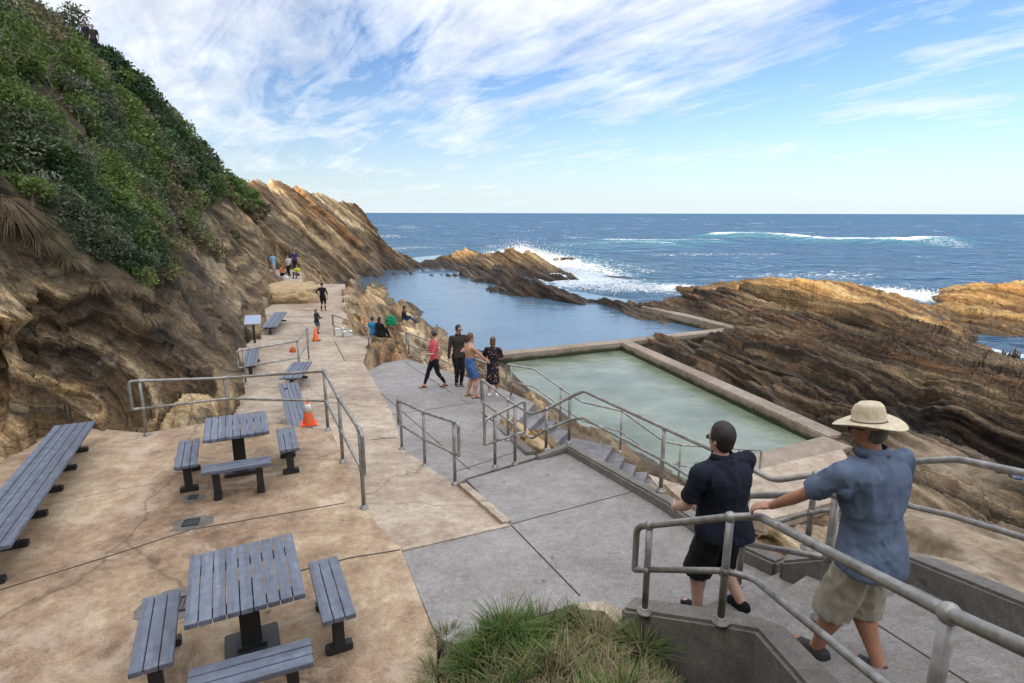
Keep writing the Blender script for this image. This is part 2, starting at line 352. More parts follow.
# ------------------------------------------------------------------ concrete surfaces
TIN = []                     # (vec, tan, veg, gold, lichen, smooth, wet)
FLAT = []                    # polygons under which the rock is kept flat
def slab(name, pts, mat, thick=.35, label=None, cat=None, kind='structure', tin=True, bev=.0):
    bm = BM(); top = [bm.verts.new(p) for p in pts]; f = bm.faces.new(top)
    if f.normal.z < 0 or sum((pts[i].x*pts[(i+1) % len(pts)].y-pts[(i+1) % len(pts)].x*pts[i].y) for i in range(len(pts))) < 0: f.normal_flip()
    r = bmesh.ops.extrude_face_region(bm, geom=[f]); vs = [v for v in r['geom'] if isinstance(v, bmesh.types.BMVert)]
    for v in vs: v.co.z -= thick
    bmesh.ops.triangulate(bm, faces=[q for q in bm.faces if len(q.verts) > 4])
    if bev: bmesh.ops.bevel(bm, geom=[e for e in bm.edges if e.calc_face_angle(0) > .8], offset=bev, segments=2, affect='EDGES')
    o = fin(name, bm, M[mat])
    tag(o, label, cat, None, None if label else kind)
    if tin:
        for p in pts: TIN.append((p-Vector((0, 0, .28)), .6, 0, 0, 0, .3, 0))
        FLAT.append(([(p.x, p.y) for p in pts], pts))
    return o
def Q(*a): return [P(*x) if len(x) == 3 else W(*x[1:]) for x in a]
w = 'w'
TERR = Q((400, 547, 3.9), (437, 640, 3.9), (w, -.62, 3.9, 3.9), (w, -1.0, 3.0, 3.9), (w, -6.6, 2.6, 3.9), (w, -7.4, 6.5, 3.9), (w, -8.3, 8.0, 3.9), (60, 425, 3.9), (145, 433, 3.9), (235, 418, 3.9), (300, 427, 3.9), (331, 431, 3.9), (347, 463, 3.9), (368, 511, 3.9), (377, 525, 3.9))
slab('terrace', TERR, 'tan', .5)
WALK = Q((510, 523, 4.08), (400, 548, 4.0), (370, 520, 4.05), (340, 470, 4.35), (300, 440, 4.45), (225, 425, 4.5), (236, 376, 4.8), (233, 350, 5.0), (262, 335, 5.3), (258, 312, 5.6), (275, 303, 5.8), (300, 292, 6.0), (318, 284, 6.2), (345, 284, 6.2), (347, 320, 5.75), (350, 335, 5.55), (372, 337, 5.5), (363, 362, 5.1), (392, 413, 4.75), (403, 449, 4.57), (455, 485, 4.31))
slab('path', WALK, 'path', .3)
PLAT = Q((455, 486, 4.31), (402, 449, 4.57), (391, 415, 4.74), (360, 376, 5.0), (384, 363, 5.06), (406, 359, 5.08), (440, 369, 5.06), (490, 384, 5.02), (535, 403, 5.0), (519, 420, 4.95), (497, 424, 4.8), (537, 457, 4.55), (467, 478, 4.36))
slab('pavement', PLAT, 'grey', .35)
RAMP = Q((467, 480, 4.27), (536, 460, 4.38), (571, 448, 4.38), (671, 503, 3.88), (782, 573, 3.62), (w, 1.66, 4.40, 3.62), (w, 1.35, 4.40, 3.66), (w, 1.02, 4.60, 3.71), (600, 603, 3.79), (570, 605, 3.82), (452, 645, 3.87), (437, 636, 3.87), (400, 548, 3.96), (510, 524, 4.05))
slab('ramp', RAMP, 'grey', .35)
# joints in the concrete, fine tooled grooves filled with dirt
def joint(pts, wd=.018, mat='dark', z=.004):
    bm = BM()
    for a, b in zip(pts, pts[1:]):
        d = (b-a); u = Vector((-d.y, d.x, 0)).normalized()*wd/2; up = Vector((0, 0, z))
        vs = [bm.verts.new(q+up) for q in (a-u, b-u, b+u, a+u)]; bm.faces.new(vs)
        lo = [bm.verts.new(q-Vector((0, 0, .02))) for q in (a-u, b-u, b+u, a+u)]
        for i in range(4): bm.faces.new((vs[i], vs[(i+1) % 4], lo[(i+1) % 4], lo[i]))
    return fin('pavement_joint', bm, M['joint'])
M['joint'] = simple('joint_dirt', (.05, .042, .035), .95)
def on(poly, px, py):                    # point on a paved mesh seen at this pixel
    bm = BM(); vs = [bm.verts.new(p) for p in poly]; f = bm.faces.new(vs); bmesh.ops.triangulate(bm, faces=bm.faces[:]); t = BVHTree.FromBMesh(bm); bm.free()
    h = t.ray_cast(Vector((0, 0, CZ)), ray(px, py)); return h[0]
def jline(poly, pix, **k):
    pts = []
    for (a, b), (c, d) in zip(pix, pix[1:]):
        for i in range(7 if (c, d) == pix[-1] else 6):
            q = on(poly, a+(c-a)*i/6, b+(d-b)*i/6)
            if q is not None: pts.append(q)
    if len(pts) > 1: tag(joint(pts, **k), kind='structure')
jline(RAMP, [(511, 525), (580, 596)]); jline(RAMP, [(512, 524), (632, 492)])
jline(PLAT, [(392, 415), (478, 402)]); jline(PLAT, [(362, 377), (470, 470)]); jline(PLAT, [(405, 362), (497, 423)]); jline(PLAT, [(455, 472), (515, 452)])
jline(WALK, [(372, 440), (398, 437)]); jline(WALK, [(320, 361), (362, 361)], wd=.03); jline(WALK, [(333, 338), (345, 361)], wd=.03); jline(WALK, [(318, 337), (368, 337)], wd=.03)
for y in (312, 318, 325, 332, 340, 350): jline(WALK, [(268+(y-312)*-.3, y), (318, y-2)], wd=.025)
jline(TERR, [(0, 590), (110, 556), (190, 530), (345, 503)], wd=.018); jline(TERR, [(300, 571), (350, 558), (400, 550)], wd=.02)

# edge beam beside the path, and the tan lip along the ramp
def beam(name, a, b, wd, hgt, mat, label, cat):
    bm = BM(); d = b-a; u = Vector((-d.y, d.x, 0)).normalized()*wd/2
    n = max(2, int(d.length/.12)); rings = []
    for i in range(n+1):
        p = a+d*i/n; j = Vector((random.uniform(-.006, .006), random.uniform(-.006, .006), random.uniform(-.006, .004)))
        rings.append([p-u-Vector((0, 0, hgt)), p+u-Vector((0, 0, hgt)), p+u*1+j, p-u*1+j])
    ring_mesh(bm, rings)
    bmesh.ops.bevel(bm, geom=[e for e in bm.edges if e.calc_face_angle(0) > .8], offset=.012, segments=2, affect='EDGES')
    o = fin(name, bm, M[mat]); return tag(o, label, cat)
beam('edge_beam', P(463, 483, 4.22)+Vector((0, 0, .0)), P(507, 521, 4.0), .12, .3, 'path', 'short tan concrete edge beam at the foot of the grey ramp', 'kerb')
beam('path_lip', P(401, 549, 3.93), P(509, 524, 4.02), .07, .2, 'path', 'thin pale worn concrete lip between tan path and grey ramp', 'kerb')

LIP = Q((575, 603, 3.79), (600, 601, 3.76), (622, 609, 3.70), (621, 628, 3.70), (604, 611, 3.76), (580, 609, 3.8)); slab('path_edge', LIP, 'path', .2, tin=False)
# ------------------------------------------------------------------ walls
def wall(name, pts, wd, base_h, mat, label, cat='wall', caps=True, side=0, bev=.02, parent=None):
    """wall along pts (top line), down to base_h below each point (or absolute list)"""
    n = len(pts); rings = []
    for i, p in enumerate(pts):
        a = pts[max(0, i-1)]; b = pts[min(n-1, i+1)]; d = b-a; d.z = 0; d.normalize(); u = Vector((-d.y, d.x, 0))
        c = p+u*side*wd/2; bz = base_h[i] if hasattr(base_h, '__len__') else base_h
        rings.append([Vector((c.x-u.x*wd/2, c.y-u.y*wd/2, CZ-bz)), Vector((c.x+u.x*wd/2, c.y+u.y*wd/2, CZ-bz)), c+u*wd/2, c-u*wd/2])
    bm = BM(); ring_mesh(bm, rings); bmesh.ops.recalc_face_normals(bm, faces=bm.faces)
    bmesh.ops.bevel(bm, geom=[e for e in bm.edges if e.calc_face_angle(0) > .9], offset=bev, segments=2, affect='EDGES')
    o = fin(name, bm, M[mat], parent); return tag(o, label, cat)
# wall between the pools and the seaward wall
DV = [P(497, 353.5, 6.5), P(625, 340.5, 6.5), P(738, 328, 6.5)]
wall('pool_wall', DV, .75, 8.2, 'wall', 'long concrete wall dividing the blue ocean pool from the green shallow pool')
RW = [P(627, 342, 6.5), P(838, 436, 6.5)]
wall('pool_wall', RW, .7, 8.2, 'wall', 'straight concrete wall on the seaward side of the green shallow pool', bev=.04)
NW = [P(838, 441, 6.42), P(745, 466, 6.42)]
wall('pool_wall', NW, .9, 8.2, 'wall', 'short broad concrete wall at the near end of the green pool')
wall('sea_wall', [P(645, 306, 6.35), P(694, 317, 6.35), P(733, 327, 6.45)], .7, 8.2, 'wall', 'low concrete wall at the right end of the blue pool against brown rocks')
# row of barnacle tufts pattern is in the rock; kerb along the ramp
KR = [P(569, 444, 4.22), P(671, 500, 3.72), P(724, 534, 3.56), P(782, 560, 3.46)]
wall('ramp_kerb', KR, .20, 6.9, 'grey2', 'dark concrete kerb wall along the pool side of the grey ramp', 'kerb', bev=.03)
wall('ramp_end_kerb', [P(537, 456, 4.32), P(568, 444.5, 4.22)], .16, 5.6, 'grey2', 'short dark kerb across the low end of the grey ramp', 'kerb', bev=.02)
wall('platform_kerb', [P(498, 424, 4.78), P(531, 452, 4.5)], .22, 5.6, 'grey2', 'low concrete kerb beside sandstone edging at the pavement corner', 'kerb', bev=.02)
# steps by the two men
f1, f2, f3, f4 = P(782, 573, 3.5), P(812, 573, 3.35), P(858, 574.5, 3.2), P(920, 577, 3.05)
n1, n2, n3, n4 = W(1.45, 4.41, 3.5), W(1.67, 4.05, 3.35), W(1.90, 3.74, 3.2), W(1.92, 3.42, 3.05)
def dz(p, h): return Vector((p.x, p.y, CZ-h))
def back(a, h): return dz(a, h)
bm = BM()
for a, b, c, d, h in ((f1, n1, f2, n2, 3.48), (f2, n2, f3, n3, 3.34), (f3, n3, f4, n4, 3.19)):
    t4 = [dz(a, h), dz(b, h), dz(d, h), dz(c, h)]
    vs = [bm.verts.new(p) for p in t4]; lo = [bm.verts.new(p-Vector((0, 0, .5))) for p in t4]
    bm.faces.new(vs); bm.faces.new(lo[::-1])
    for i in range(4): bm.faces.new((vs[i], lo[i], lo[(i+1) % 4], vs[(i+1) % 4]))
bmesh.ops.bevel(bm, geom=[e for e in bm.edges if e.calc_face_angle(0) > .8], offset=.015, segments=2, affect='EDGES')
tag(fin('steps', bm, M['grey']), kind='structure')
UP = [f4, n4, W(1.80, 1.9, 2.45), W(1.7, .4, 1.95), W(3.3, .4, 2.0), W(3.38, 2.0, 2.4), W(3.42, 3.3, 2.75)]
slab('upper_ramp', UP, 'grey', .5)
jline(UP, [(870, 620), (968, 683)], wd=.012)
KB = [P(784, 557, 3.3), P(822, 553, 3.12), P(870, 549, 2.95), P(918, 556, 2.85), W(3.5, 3.35, 2.52), W(3.48, 2.0, 2.15), W(3.4, .4, 1.7)]
wall('step_kerb', KB, .22, 5.2, 'grey2', 'dark stepped concrete kerb on the sea side of the steps and upper ramp', 'kerb', bev=.025)
KN = [W(1.00, 4.60, 3.53), W(1.18, 4.45, 3.45), W(1.63, 3.83, 3.07), W(1.79, 3.66, 2.98), W(1.76, 3.0, 2.78), W(1.64, 1.88, 2.42), W(1.55, .4, 1.88)]
wall('retaining_wall', KN, .26, 5.0, 'grey2', 'dark curved concrete retaining wall under the near handrail beside grass', 'wall', side=1, bev=.03)

# pool stairs
def stair(ns, thick, name='pool_steps'):
    bm = BM()
    for (a, b, h), (c, d, h2) in zip(ns, ns[1:]):
        t4 = [dz(a, h), dz(b, h), dz(d, h), dz(c, h)]
        vs = [bm.verts.new(p) for p in t4]; lo = [bm.verts.new(p-Vector((0, 0, thick))) for p in t4]
        bm.faces.new(vs); bm.faces.new(lo[::-1])
        for i in range(4): bm.faces.new((vs[i], lo[i], lo[(i+1) % 4], vs[(i+1) % 4]))
    return tag(fin(name, bm, M['step']), kind='structure')
def PH(px, py, h): return P(px, py, h)
NS = []
for (ax, ay, bx, by, hv, tr) in ((536, 404, 518, 421, 5.0, 5.17), (545, 414, 524, 434, 5.17, 5.34), (557, 421, 532, 444, 5.34, 5.51), (569, 431, 548, 452, 5.51, 5.68), (614, 446, 603, 462, 5.68, 5.85), (625, 456, 616, 474, 5.85, 6.02), (636, 465.5, 630, 482, 6.02, 6.19), (647.5, 472, 642, 489, 6.19, 6.36), (668, 482, 662, 496, 6.36, 6.36)):
    NS.append((P(ax, ay, hv), P(bx, by, hv), tr))
stair(NS, .9)
slab('pool_deck', Q((648, 474, 6.34), (692, 489, 6.36), (750, 471, 6.4), (842, 449, 6.4), (856, 470, 6.3), (838, 500, 6.0), (800, 512, 5.75), (765, 520, 5.55), (735, 512, 5.7), (700, 503, 6.05), (664, 494, 6.34)), 'path', .25)
DECK = Q((w, 11.0, 14.0, 6.45), (w, 8.5, 10.8, 6.3), (w, 6.5, 8.6, 6.0), (w, 4.6, 6.8, 5.3), (w, 3.6, 7.5, 5.9))
for p in DECK: TIN.append((p, .7, 0, 0, 0, .9, 0))

# ------------------------------------------------------------------ handrails
RG = 'galvanised handrails of the baths'
def node(px, py, h, pyt, post=True): b = P(px, py, h); return [b, ztop(b, pyt), post]
def wnode(x, y, h, ht, post=True): return [W(x, y, h), CZ-ht, post]
def handrail(nodes, label, start=True, end=True, r=.027, midf=.5, name='handrail', fit=True, loop=.16):
    root = empty(name, nodes[0][0], label, 'handrail', RG)
    top = [Vector((b.x, b.y, zt)) for b, zt, _ in nodes]
    mid = [Vector((b.x, b.y, zt-midf*1.0 if not po else b.z+(zt-b.z)*(1-midf))) for b, zt, po in nodes]
    T = list(top); Mi = list(mid)
    def ext(a, b, A, B):
        d = (a-b); d.normalize(); e = (A-B); e.normalize(); return a+d*loop, A+e*loop
    if start: p, q = ext(top[0], top[1], mid[0], mid[1]); T = [q+(mid[0]-q)*.2, q, p] + T
    if end: p, q = ext(top[-1], top[-2], mid[-1], mid[-2]); T = T + [p, q, q+(mid[-1]-q)*.2]
    if start: T = [mid[0]] + T
    if end: T = T + [mid[-1]]
    bm = BM(); tube(bm, fillet(T, .1), r, 12); fin('top_rail', bm, M['steel'], root, True)
    bm = BM(); tube(bm, fillet(Mi, .1), r*.85, 10); fin('mid_rail', bm, M['steel'], root, True)
    for (b, zt, po), m in zip(nodes, mid):
        if not po: continue
        bm = BM(); tube(bm, [b, Vector((b.x, b.y, zt))], r*1.02, 12); o = fin('post', bm, M['steel'], root, True)
        if fit:
            def sub(nm, bmm):
                s = fin(nm, bmm, M['steel'], root, True); s.parent = o
            bm = BM(); ball(bm, (b.x, b.y, zt), r*1.5, 14); sub('fitting', bm); bm = BM(); ball(bm, m, r*1.4, 12); sub('fitting', bm)
            bm = BM(); lathe(bm, b, [(r*2.3, 0), (r*2.3, .012), (r*1.5, .018), (r*1.5, .05), (r*1.1, .055)], 16)
            for k in range(4):
                a = math.pi/4+k*math.pi/2; lathe(bm, b+Vector((math.cos(a)*r*1.9, math.sin(a)*r*1.9, 0)), [(.008, 0), (.008, .025)], 6)
            sub('flange', bm)
    return root
handrail([node(147, 435, 3.9, 381), node(229, 419, 3.9, 378), node(328, 430, 3.9, 371), node(343, 462, 3.9, 398), node(364, 508, 3.9, 430)], 'long two-rail handrail wrapping the corner of the tan picnic terrace', midf=.5)
handrail([node(402, 449, 4.56, 401), node(425, 466, 4.44, 412), node(455, 484, 4.3, 422)], 'three-post handrail between the tan path and grey pavement')
handrail([node(495, 467, 4.35, 415), node(515, 464, 4.37, 405)], 'small closed-loop handrail at the low end of the grey ramp', loop=.2)
handrail([node(484, 425, 4.8, 381), node(508, 440, 4.65, 400), node(531, 450, 4.5, 414.5, False), node(546, 450, 4.4, 409), node(569, 443, 4.22, 397), node(582, 450, 4.18, 391, False), node(660.5, 491, 3.76, 428), node(724, 530, 3.56, 458, False),
          [W(2.72, 5.5, 3.45), P(772, 481, 1).z*0+PY(772, 481, 5.5).z, False], wnode(3.03, 5.3, 3.35, 2.53), [W(3.56, 4.8, 3.0), PY(908, 462, 4.8).z, True], [W(3.66, 4.4, 2.9), PY(945, 459, 4.4).z, False], wnode(3.5, 2.6, 2.3, 1.45), wnode(3.4, .6, 1.75, .9)],
         'long handrail running up the pool side of grey ramp and steps to the right', end=False, r=.029)
handrail([node(511, 398, 4.97, 365), node(534, 402, 5.0, 369, False), node(560, 424, 5.35, 388), node(581, 440, 5.7, 402, False), node(620, 452, 5.75, 411), node(661, 478, 6.3, 441, False), node(678, 485, 6.38, 445), node(735, 497, 6.6, 449), node(752, 492, 6.5, 450, False)],
         'thin handrail following the pool stairs down to the green water', r=.024, loop=.14)
handrail([node(409, 356, 5.1, 333), node(460, 378, 5.15, 353, False), node(486, 386, 5.1, 363)], 'low handrail on the orange rocks behind the standing people', r=.026)
handrail([node(246, 384, 4.75, 350), node(300, 374, 4.75, 341), node(309, 360, 4.95, 328)], 'curved two-rail handrail around the lower picnic benches', r=.028)
handrail([node(334.5, 336, 5.55, 315), node(369, 350, 5.4, 328)], 'short dark handrail behind two white boxes on the path', r=.026, fit=False)
N6 = [wnode(1.18, 4.45, 3.45, 2.60), wnode(1.61, 3.85, 3.07, 2.18), wnode(1.77, 3.74, 3.0, 2.11, False), wnode(1.64, 1.88, 2.42, 1.46), wnode(1.55, .5, 1.9, .92)]
handrail(N6, 'nearest thick handrail on the retaining wall, gripped by the man in the hat', end=False, r=.029)
handrail([wnode(2.24, 5.02, 3.62, 2.62), wnode(2.45, 3.98, 3.14, 2.06)], 'middle handrail on the steps between the two men', r=.03)

# ------------------------------------------------------------------ benches and tables
def rect(c4, h, ln=None):
    q = [P(x, y, h) for x, y in c4]
    if ln: q[3] = q[2]+(q[0]-q[1])*ln
        # a-b far edge, c-d near edge (clockwise): a far-left, b far-right, c near-right, d near-left
    c = sum(q, Vector())/4; ax = ((q[3]-q[0])+(q[2]-q[1]))/2; wx = ((q[1]-q[0])+(q[2]-q[3]))/2
    return c, ax, wx
def plank_top(bm, L, Wd, n, th, gap=.009, M_=None):
    pw = (Wd-gap*(n-1))/n
    for i in range(n):
        box(bm, (-Wd/2+pw/2+i*(pw+gap), random.uniform(-.002, .002), -th/2), (pw, L, th), bev=.004)
def bench(c4, h, ground, n, label, group, along=True, legs=2, name='bench', th=.045, Wmin=0, long_=False):
    c, ax, wx = rect(c4, h, .92 if legs > 2 else None)
    if not along: ax, wx = wx, ax
    L = ax.length; Wd = max(wx.length, Wmin); rz = math.atan2(ax.y, ax.x)-math.pi/2
    hs = ground-h
    root = empty(name, (c.x, c.y, CZ-ground), label, 'bench', group, rz)
    bm = BM(); plank_top(bm, L, Wd, n, th); bm.transform(Matrix.Translation((0, 0, hs))); fin('seat', bm, M['plank'], root, world=False)
    for k in range(legs):
        y = (-.5+(k+.5)/legs)*L if legs > 2 else (-1 if k == 0 else 1)*(L/2-.16)
        if legs > 2: y = -L/2+.12+(L-.24)*k/(legs-1)
        bm = BM(); hw = Wd*(.8 if n < 5 else .5)
        box(bm, (0, y, hs-th-.03), (hw, .09, .06), bev=.006); box(bm, (0, y, (hs-th)/2), (.10, .09, hs-th-.08), bev=.006); box(bm, (0, y, .035), (hw*1.05, .10, .07), bev=.01)
        fin('leg', bm, M['black'], root, world=False)
    return root
TG = 'benches around the picnic tables'; G1 = 3.9
bench([(143, 596), (180, 591), (172, 663), (128, 674)], G1-.45, G1, 3, 'grey slatted bench on the left of the nearest picnic table', TG)
bench([(308, 562), (337, 555.5), (356, 613), (322.5, 623)], G1-.45, G1, 3, 'grey slatted bench on the right of the nearest picnic table', TG)
bench([(186.5, 670), (309, 637), (315, 662), (187, 697)], G1-.45, G1, 3, 'grey slatted bench in front of the nearest picnic table, cut by the frame', TG, along=False)
bench([(179, 440.4), (199.5, 438.7), (196, 465), (174.4, 466.8)], G1-.45, G1, 3, 'grey slatted bench on the left of the farther terrace table', TG)
bench([(275.6, 428), (294.5, 427), (299, 447.8), (280, 450.6)], G1-.45, G1, 3, 'grey slatted bench on the right of the farther terrace table', TG)
bench([(202, 466), (270, 455), (271, 463), (201.8, 473)], G1-.45, G1, 3, 'grey slatted bench on the near side of the farther terrace table', TG, along=False)
bench([(55, 424.5), (95, 421.7), (6, 548), (-64, 548)], G1-.47, G1, 5, 'very long five-plank grey bench against the cliff at the left', None, legs=6)
LG = 'benches on the lower walkway'
bench([(278, 384), (298, 381.5), (312, 428), (290, 431)], 4.05, 4.5, 5, 'wide grey bench below the terrace rail, beside the nearest cone', LG)
bench([(294, 361.5), (311, 362), (301, 378), (279, 377.6)], 4.35, 4.82, 5, 'short wide grey bench just behind the one beside the near cone', LG)
bench([(246, 347), (261, 347), (255, 365), (244, 366)], 4.45, 4.92, 4, 'small grey bench below the slanted information board', LG)
bench([(275.5, 311.7), (285.8, 312), (275.5, 327.5), (263, 326.6)], 4.95, 5.42, 3, 'farthest grey bench on the walkway near the round white stone', LG)
def table(c4, h, ground, label, n=9):
    c, ax, wx = rect(c4, h); L = ax.length; Wd = wx.length; rz = math.atan2(ax.y, ax.x)-math.pi/2; hs = ground-h
    root = empty('picnic_table', (c.x, c.y, CZ-ground), label, 'picnic table', 'picnic tables on the terrace', rz)
    bm = BM(); plank_top(bm, L, Wd, n, .045); bm.transform(Matrix.Translation((0, 0, hs))); fin('tabletop', bm, M['plank'], root, world=False)
    bm = BM()
    for y in (-L*.32, L*.32): box(bm, (0, y, hs-.075), (Wd*.92, .07, .06), bev=.005)
    fin('under_frame', bm, M['black'], root, world=False)
    bm = BM(); box(bm, (0, 0, hs/2-.03), (.17, .13, hs-.12), bev=.006); fin('leg', bm, M['black'], root, world=False)
    bm = BM(); box(bm, (0, 0, .03), (.46, .40, .06), bev=.01); box(bm, (0, 0, .06), (.25, .2, .06), bev=.01); fin('base_plate', bm, M['black'], root, world=False)
    return root
table([(190, 553), (293, 535.5), (305, 599), (186, 620)], G1-.76, G1, 'nearest slatted grey picnic table on one black pedestal')
table([(205, 417.6), (266, 411), (269, 431.6), (203, 440.4)], G1-.76, G1, 'farther slatted grey picnic table beside the terrace handrail')

# drains
def drain(px, py, s, label):
    c = P(px, py, 3.9); root = empty('drain_grate', c, label, 'drain', 'drain grates in the terrace', .3)
    bm = BM(); vs = []
    for k in range(18):
        a = 2*math.pi*k/18; rr = s*random.uniform(.75, 1.1); vs.append(bm.verts.new((rr*math.cos(a)*1.2, rr*math.sin(a), .004)))
    f = bm.faces.new(vs); r = bmesh.ops.extrude_face_region(bm, geom=[f])
    for v in r['geom']:
        if isinstance(v, bmesh.types.BMVert): v.co.z -= .03
    fin('mortar_patch', bm, M['grey2'], root, world=False)
    bm = BM()
    for x in (-1, 1): box(bm, (x*s*.42, 0, .012), (.015, s*.75, .016)); box(bm, (0, x*s*.37, .012), (s*.84, .015, .016))
    for k in range(6): box(bm, (-s*.3+k*s*.12, 0, .010), (.012, s*.7, .012))
    fin('grate', bm, M['drain'], root, world=False)
drain(191, 523, .21, 'square iron drain in rough grey mortar between the two tables'); drain(193, 498, .13, 'small iron drain beside the farther table bench')
drain(178, 605, .3, 'iron drain in dark gravelly mortar beside the nearest table')

# cones
def cone(px, py, h, H, label, white=True):
    c = P(px, py, h) if white else on(WALK, px, py); root = empty('traffic_cone', c, label, 'traffic cone', 'orange traffic cones', .3)
    r0 = H*.22
    bm = BM(); lathe(bm, (0, 0, .03), [(r0, 0), (r0*.97, .01), (r0*.12, H-.03), (.001, H-.028)], 24); fin('cone_body', bm, M['orange'], root, True, world=False)
    bm = BM(); box(bm, (0, 0, .015), (r0*2.7, r0*2.7, .03), bev=.008); fin('base', bm, M['orange'] if white else M['black'], root, world=False)
    if white:
        bm = BM(); z0, z1 = H*.42, H*.72; f = lambda z: r0*(.97-(.85)*(z/H))+.004
        lathe(bm, (0, 0, .03), [(f(z0)-.003, z0), (f(z0), z0), (f(z1), z1), (f(z1)-.003, z1)], 24); fin('white_band', bm, M['white'], root, True, world=False)
cone(309, 424, 3.92, .52, 'orange traffic cone with white band by the terrace rail corner')
cone(316, 341, 5.5, .62, 'plain orange traffic cone on the path beside the child', False)

# information board
c = P(255, 343, 5.15); root = empty('information_board', c, 'slanted grey-blue information board on a post against the cliff', 'sign', None, R(15))
bm = BM(); tube(bm, [(0, 0, -.3), (0, 0, .85)], .045, 10); fin('post', bm, M['black'], root, world=False)
bm = BM(); box(bm, (0, 0, 0), (.62, .48, .03), bev=.005); bm.transform(Matrix.Translation((0, 0, .95)) @ Matrix.Rotation(R(42), 4, 'X')); fin('board', bm, M['steel'], root, world=False)
bm = BM(); box(bm, (0, 0, .018), (.56, .42, .006)); bm.transform(Matrix.Translation((0, 0, .95)) @ Matrix.Rotation(R(42), 4, 'X')); fin('panel', bm, M['signface'], root, world=False)
# boxes
def tub(px, py, h, s, label):
    c = on(WALK, px, py); root = empty('storage_box', c, label, 'box', 'white boxes by the short handrail', .1)
    bm = BM(); rings = [[Vector((x*s[0]/2*k, y*s[1]/2*k, z)) for x, y in ((-1, -1), (1, -1), (1, 1), (-1, 1))] for k, z in ((.88, 0), (1, s[2]))]; ring_mesh(bm, rings)
    bmesh.ops.bevel(bm, geom=bm.edges[:], offset=.02, segments=2, affect='EDGES'); fin('box_body', bm, M['white'], root, world=False)
    bm = BM(); box(bm, (0, 0, s[2]+.02), (s[0]*1.06, s[1]*1.06, .035), bev=.01); fin('lid', bm, M['white'], root, world=False)
tub(340, 336, 5.52, (.36, .34, .32), 'taller white box at the left under the short handrail'); tub(348, 336.5, 5.52, (.34, .34, .22), 'lower pale box at the right under the short handrail')

# ------------------------------------------------------------------ loose rocks as things
def boulder(c, s, label, mat, seed, name='boulder', n=4, strata=.05, group=None, rz=0):
    bm = BM(); bmesh.ops.create_icosphere(bm, subdivisions=n, radius=1)
    v = np.array([q.co[:] for q in bm.verts]); d = fbm(v*1.3+seed*7.1, 4, seed)
    sgn = np.sign(v); b = sgn*np.abs(v)**.75; b *= (.72+.6*d)[:, None]
    b = b*np.array(s); b = b@np.array([[math.cos(rz), math.sin(rz), 0], [-math.sin(rz), math.cos(rz), 0], [0, 0, 1]])
    ss = (b@BN)*1.0; st = fbm(np.c_[ss*6/max(s[2], .5), b[:, 0]*.3, b[:, 1]*.3], 3, seed+3); b += BN*((st-.5)*strata*max(s))[:, None]
    for q, p in zip(bm.verts, b): q.co = p
    bm.transform(Matrix.Translation(c)); o = fin(name, bm, M[mat], smooth=False)
    me = o.data; me.transform(Matrix.Translation(-V(c))); o.location = c
    return tag(o, label, 'rock', group)

# ------------------------------------------------------------------ people
def capsule(bm, a, b, r1, r2, n=14, flat=False):
    a = V(a); b = V(b); d = b-a; L = d.length
    if L < 1e-5: ball(bm, a, r1, n); return
    d.normalize(); u, w_ = frame(d); prof = []
    if flat: prof = [(a, r1), (b, r2)]
    else:
        for k in range(1, 5): t = math.pi/2*k/4; prof.append((a-d*r1*math.cos(t), r1*math.sin(t)))
        for k in range(0, 4): t = math.pi/2*k/4; prof.append((b+d*r2*math.sin(t), r2*math.cos(t)))
    ring_mesh(bm, [[p+u*math.cos(2*math.pi*k/n)*r+w_*math.sin(2*math.pi*k/n)*r for k in range(n)] for p, r in prof])
def chain(bm, pts, rs, n=14):
    for a, b, r1, r2 in zip(pts, pts[1:], rs, rs[1:]): capsule(bm, a, b, r1, r2, n)
def loft(bm, secs, n=24):
    """secs: (center, right vec, fwd vec, rx, ry, power)"""
    rings = []
    for c, rt, fw, rx, ry in secs:
        ring = []
        for k in range(n):
            t = 2*math.pi*k/n; x = math.cos(t); y = math.sin(t); e = .85
            ring.append(V(c)+rt*(math.copysign(abs(x)**e, x)*rx)+fw*(math.copysign(abs(y)**e, y)*ry))
        rings.append(ring)
    ring_mesh(bm, rings)
def remesh(name, bm, mat, parent, vox=.012, smooth=6, disp=0, fac=.5):
    me = bpy.data.meshes.new(name); bmesh.ops.recalc_face_normals(bm, faces=bm.faces); bm.to_mesh(me); bm.free()
    o = bpy.data.objects.new(name, me); COL.objects.link(o)
    m = o.modifiers.new('r', 'REMESH'); m.mode = 'VOXEL'; m.voxel_size = vox; m.use_smooth_shade = True
    if smooth: s = o.modifiers.new('s', 'SMOOTH'); s.iterations = smooth; s.factor = fac
    dg = bpy.context.evaluated_depsgraph_get(); me2 = bpy.data.meshes.new_from_object(o.evaluated_get(dg)); me2.name = name
    bpy.data.objects.remove(o); bpy.data.meshes.remove(me)
    if disp:
        n = len(me2.vertices); v = np.zeros(n*3, np.float32); me2.vertices.foreach_get('co', v); v = v.reshape(-1, 3)
        nn = np.zeros(n*3, np.float32); me2.vertex_normals.foreach_get('vector', nn); nn = nn.reshape(-1, 3)
        q = fbm(v*np.array([8, 8, 3.6])+fbm(v*3, 2, 9)[:, None]*1.5, 3, 5); rd = 1-np.abs(q-.5)*5
        v = v+nn*((rd-.4)*disp)[:, None]; me2.vertices.foreach_set('co', v.ravel().astype(np.float32)); me2.update()
    return link(name, me2, mat, parent, True)
def ik(a, t, l1, l2, pole):
    a = V(a); t = V(t); d = t-a; L = min(d.length, (l1+l2)*.999); u = d.normalized(); t = a+u*L
    x = (l1*l1-l2*l2+L*L)/(2*L); y = math.sqrt(max(l1*l1-x*x, 0)); p = V(pole); p = (p-u*p.dot(u)).normalized()
    return a+u*x+p*y, t
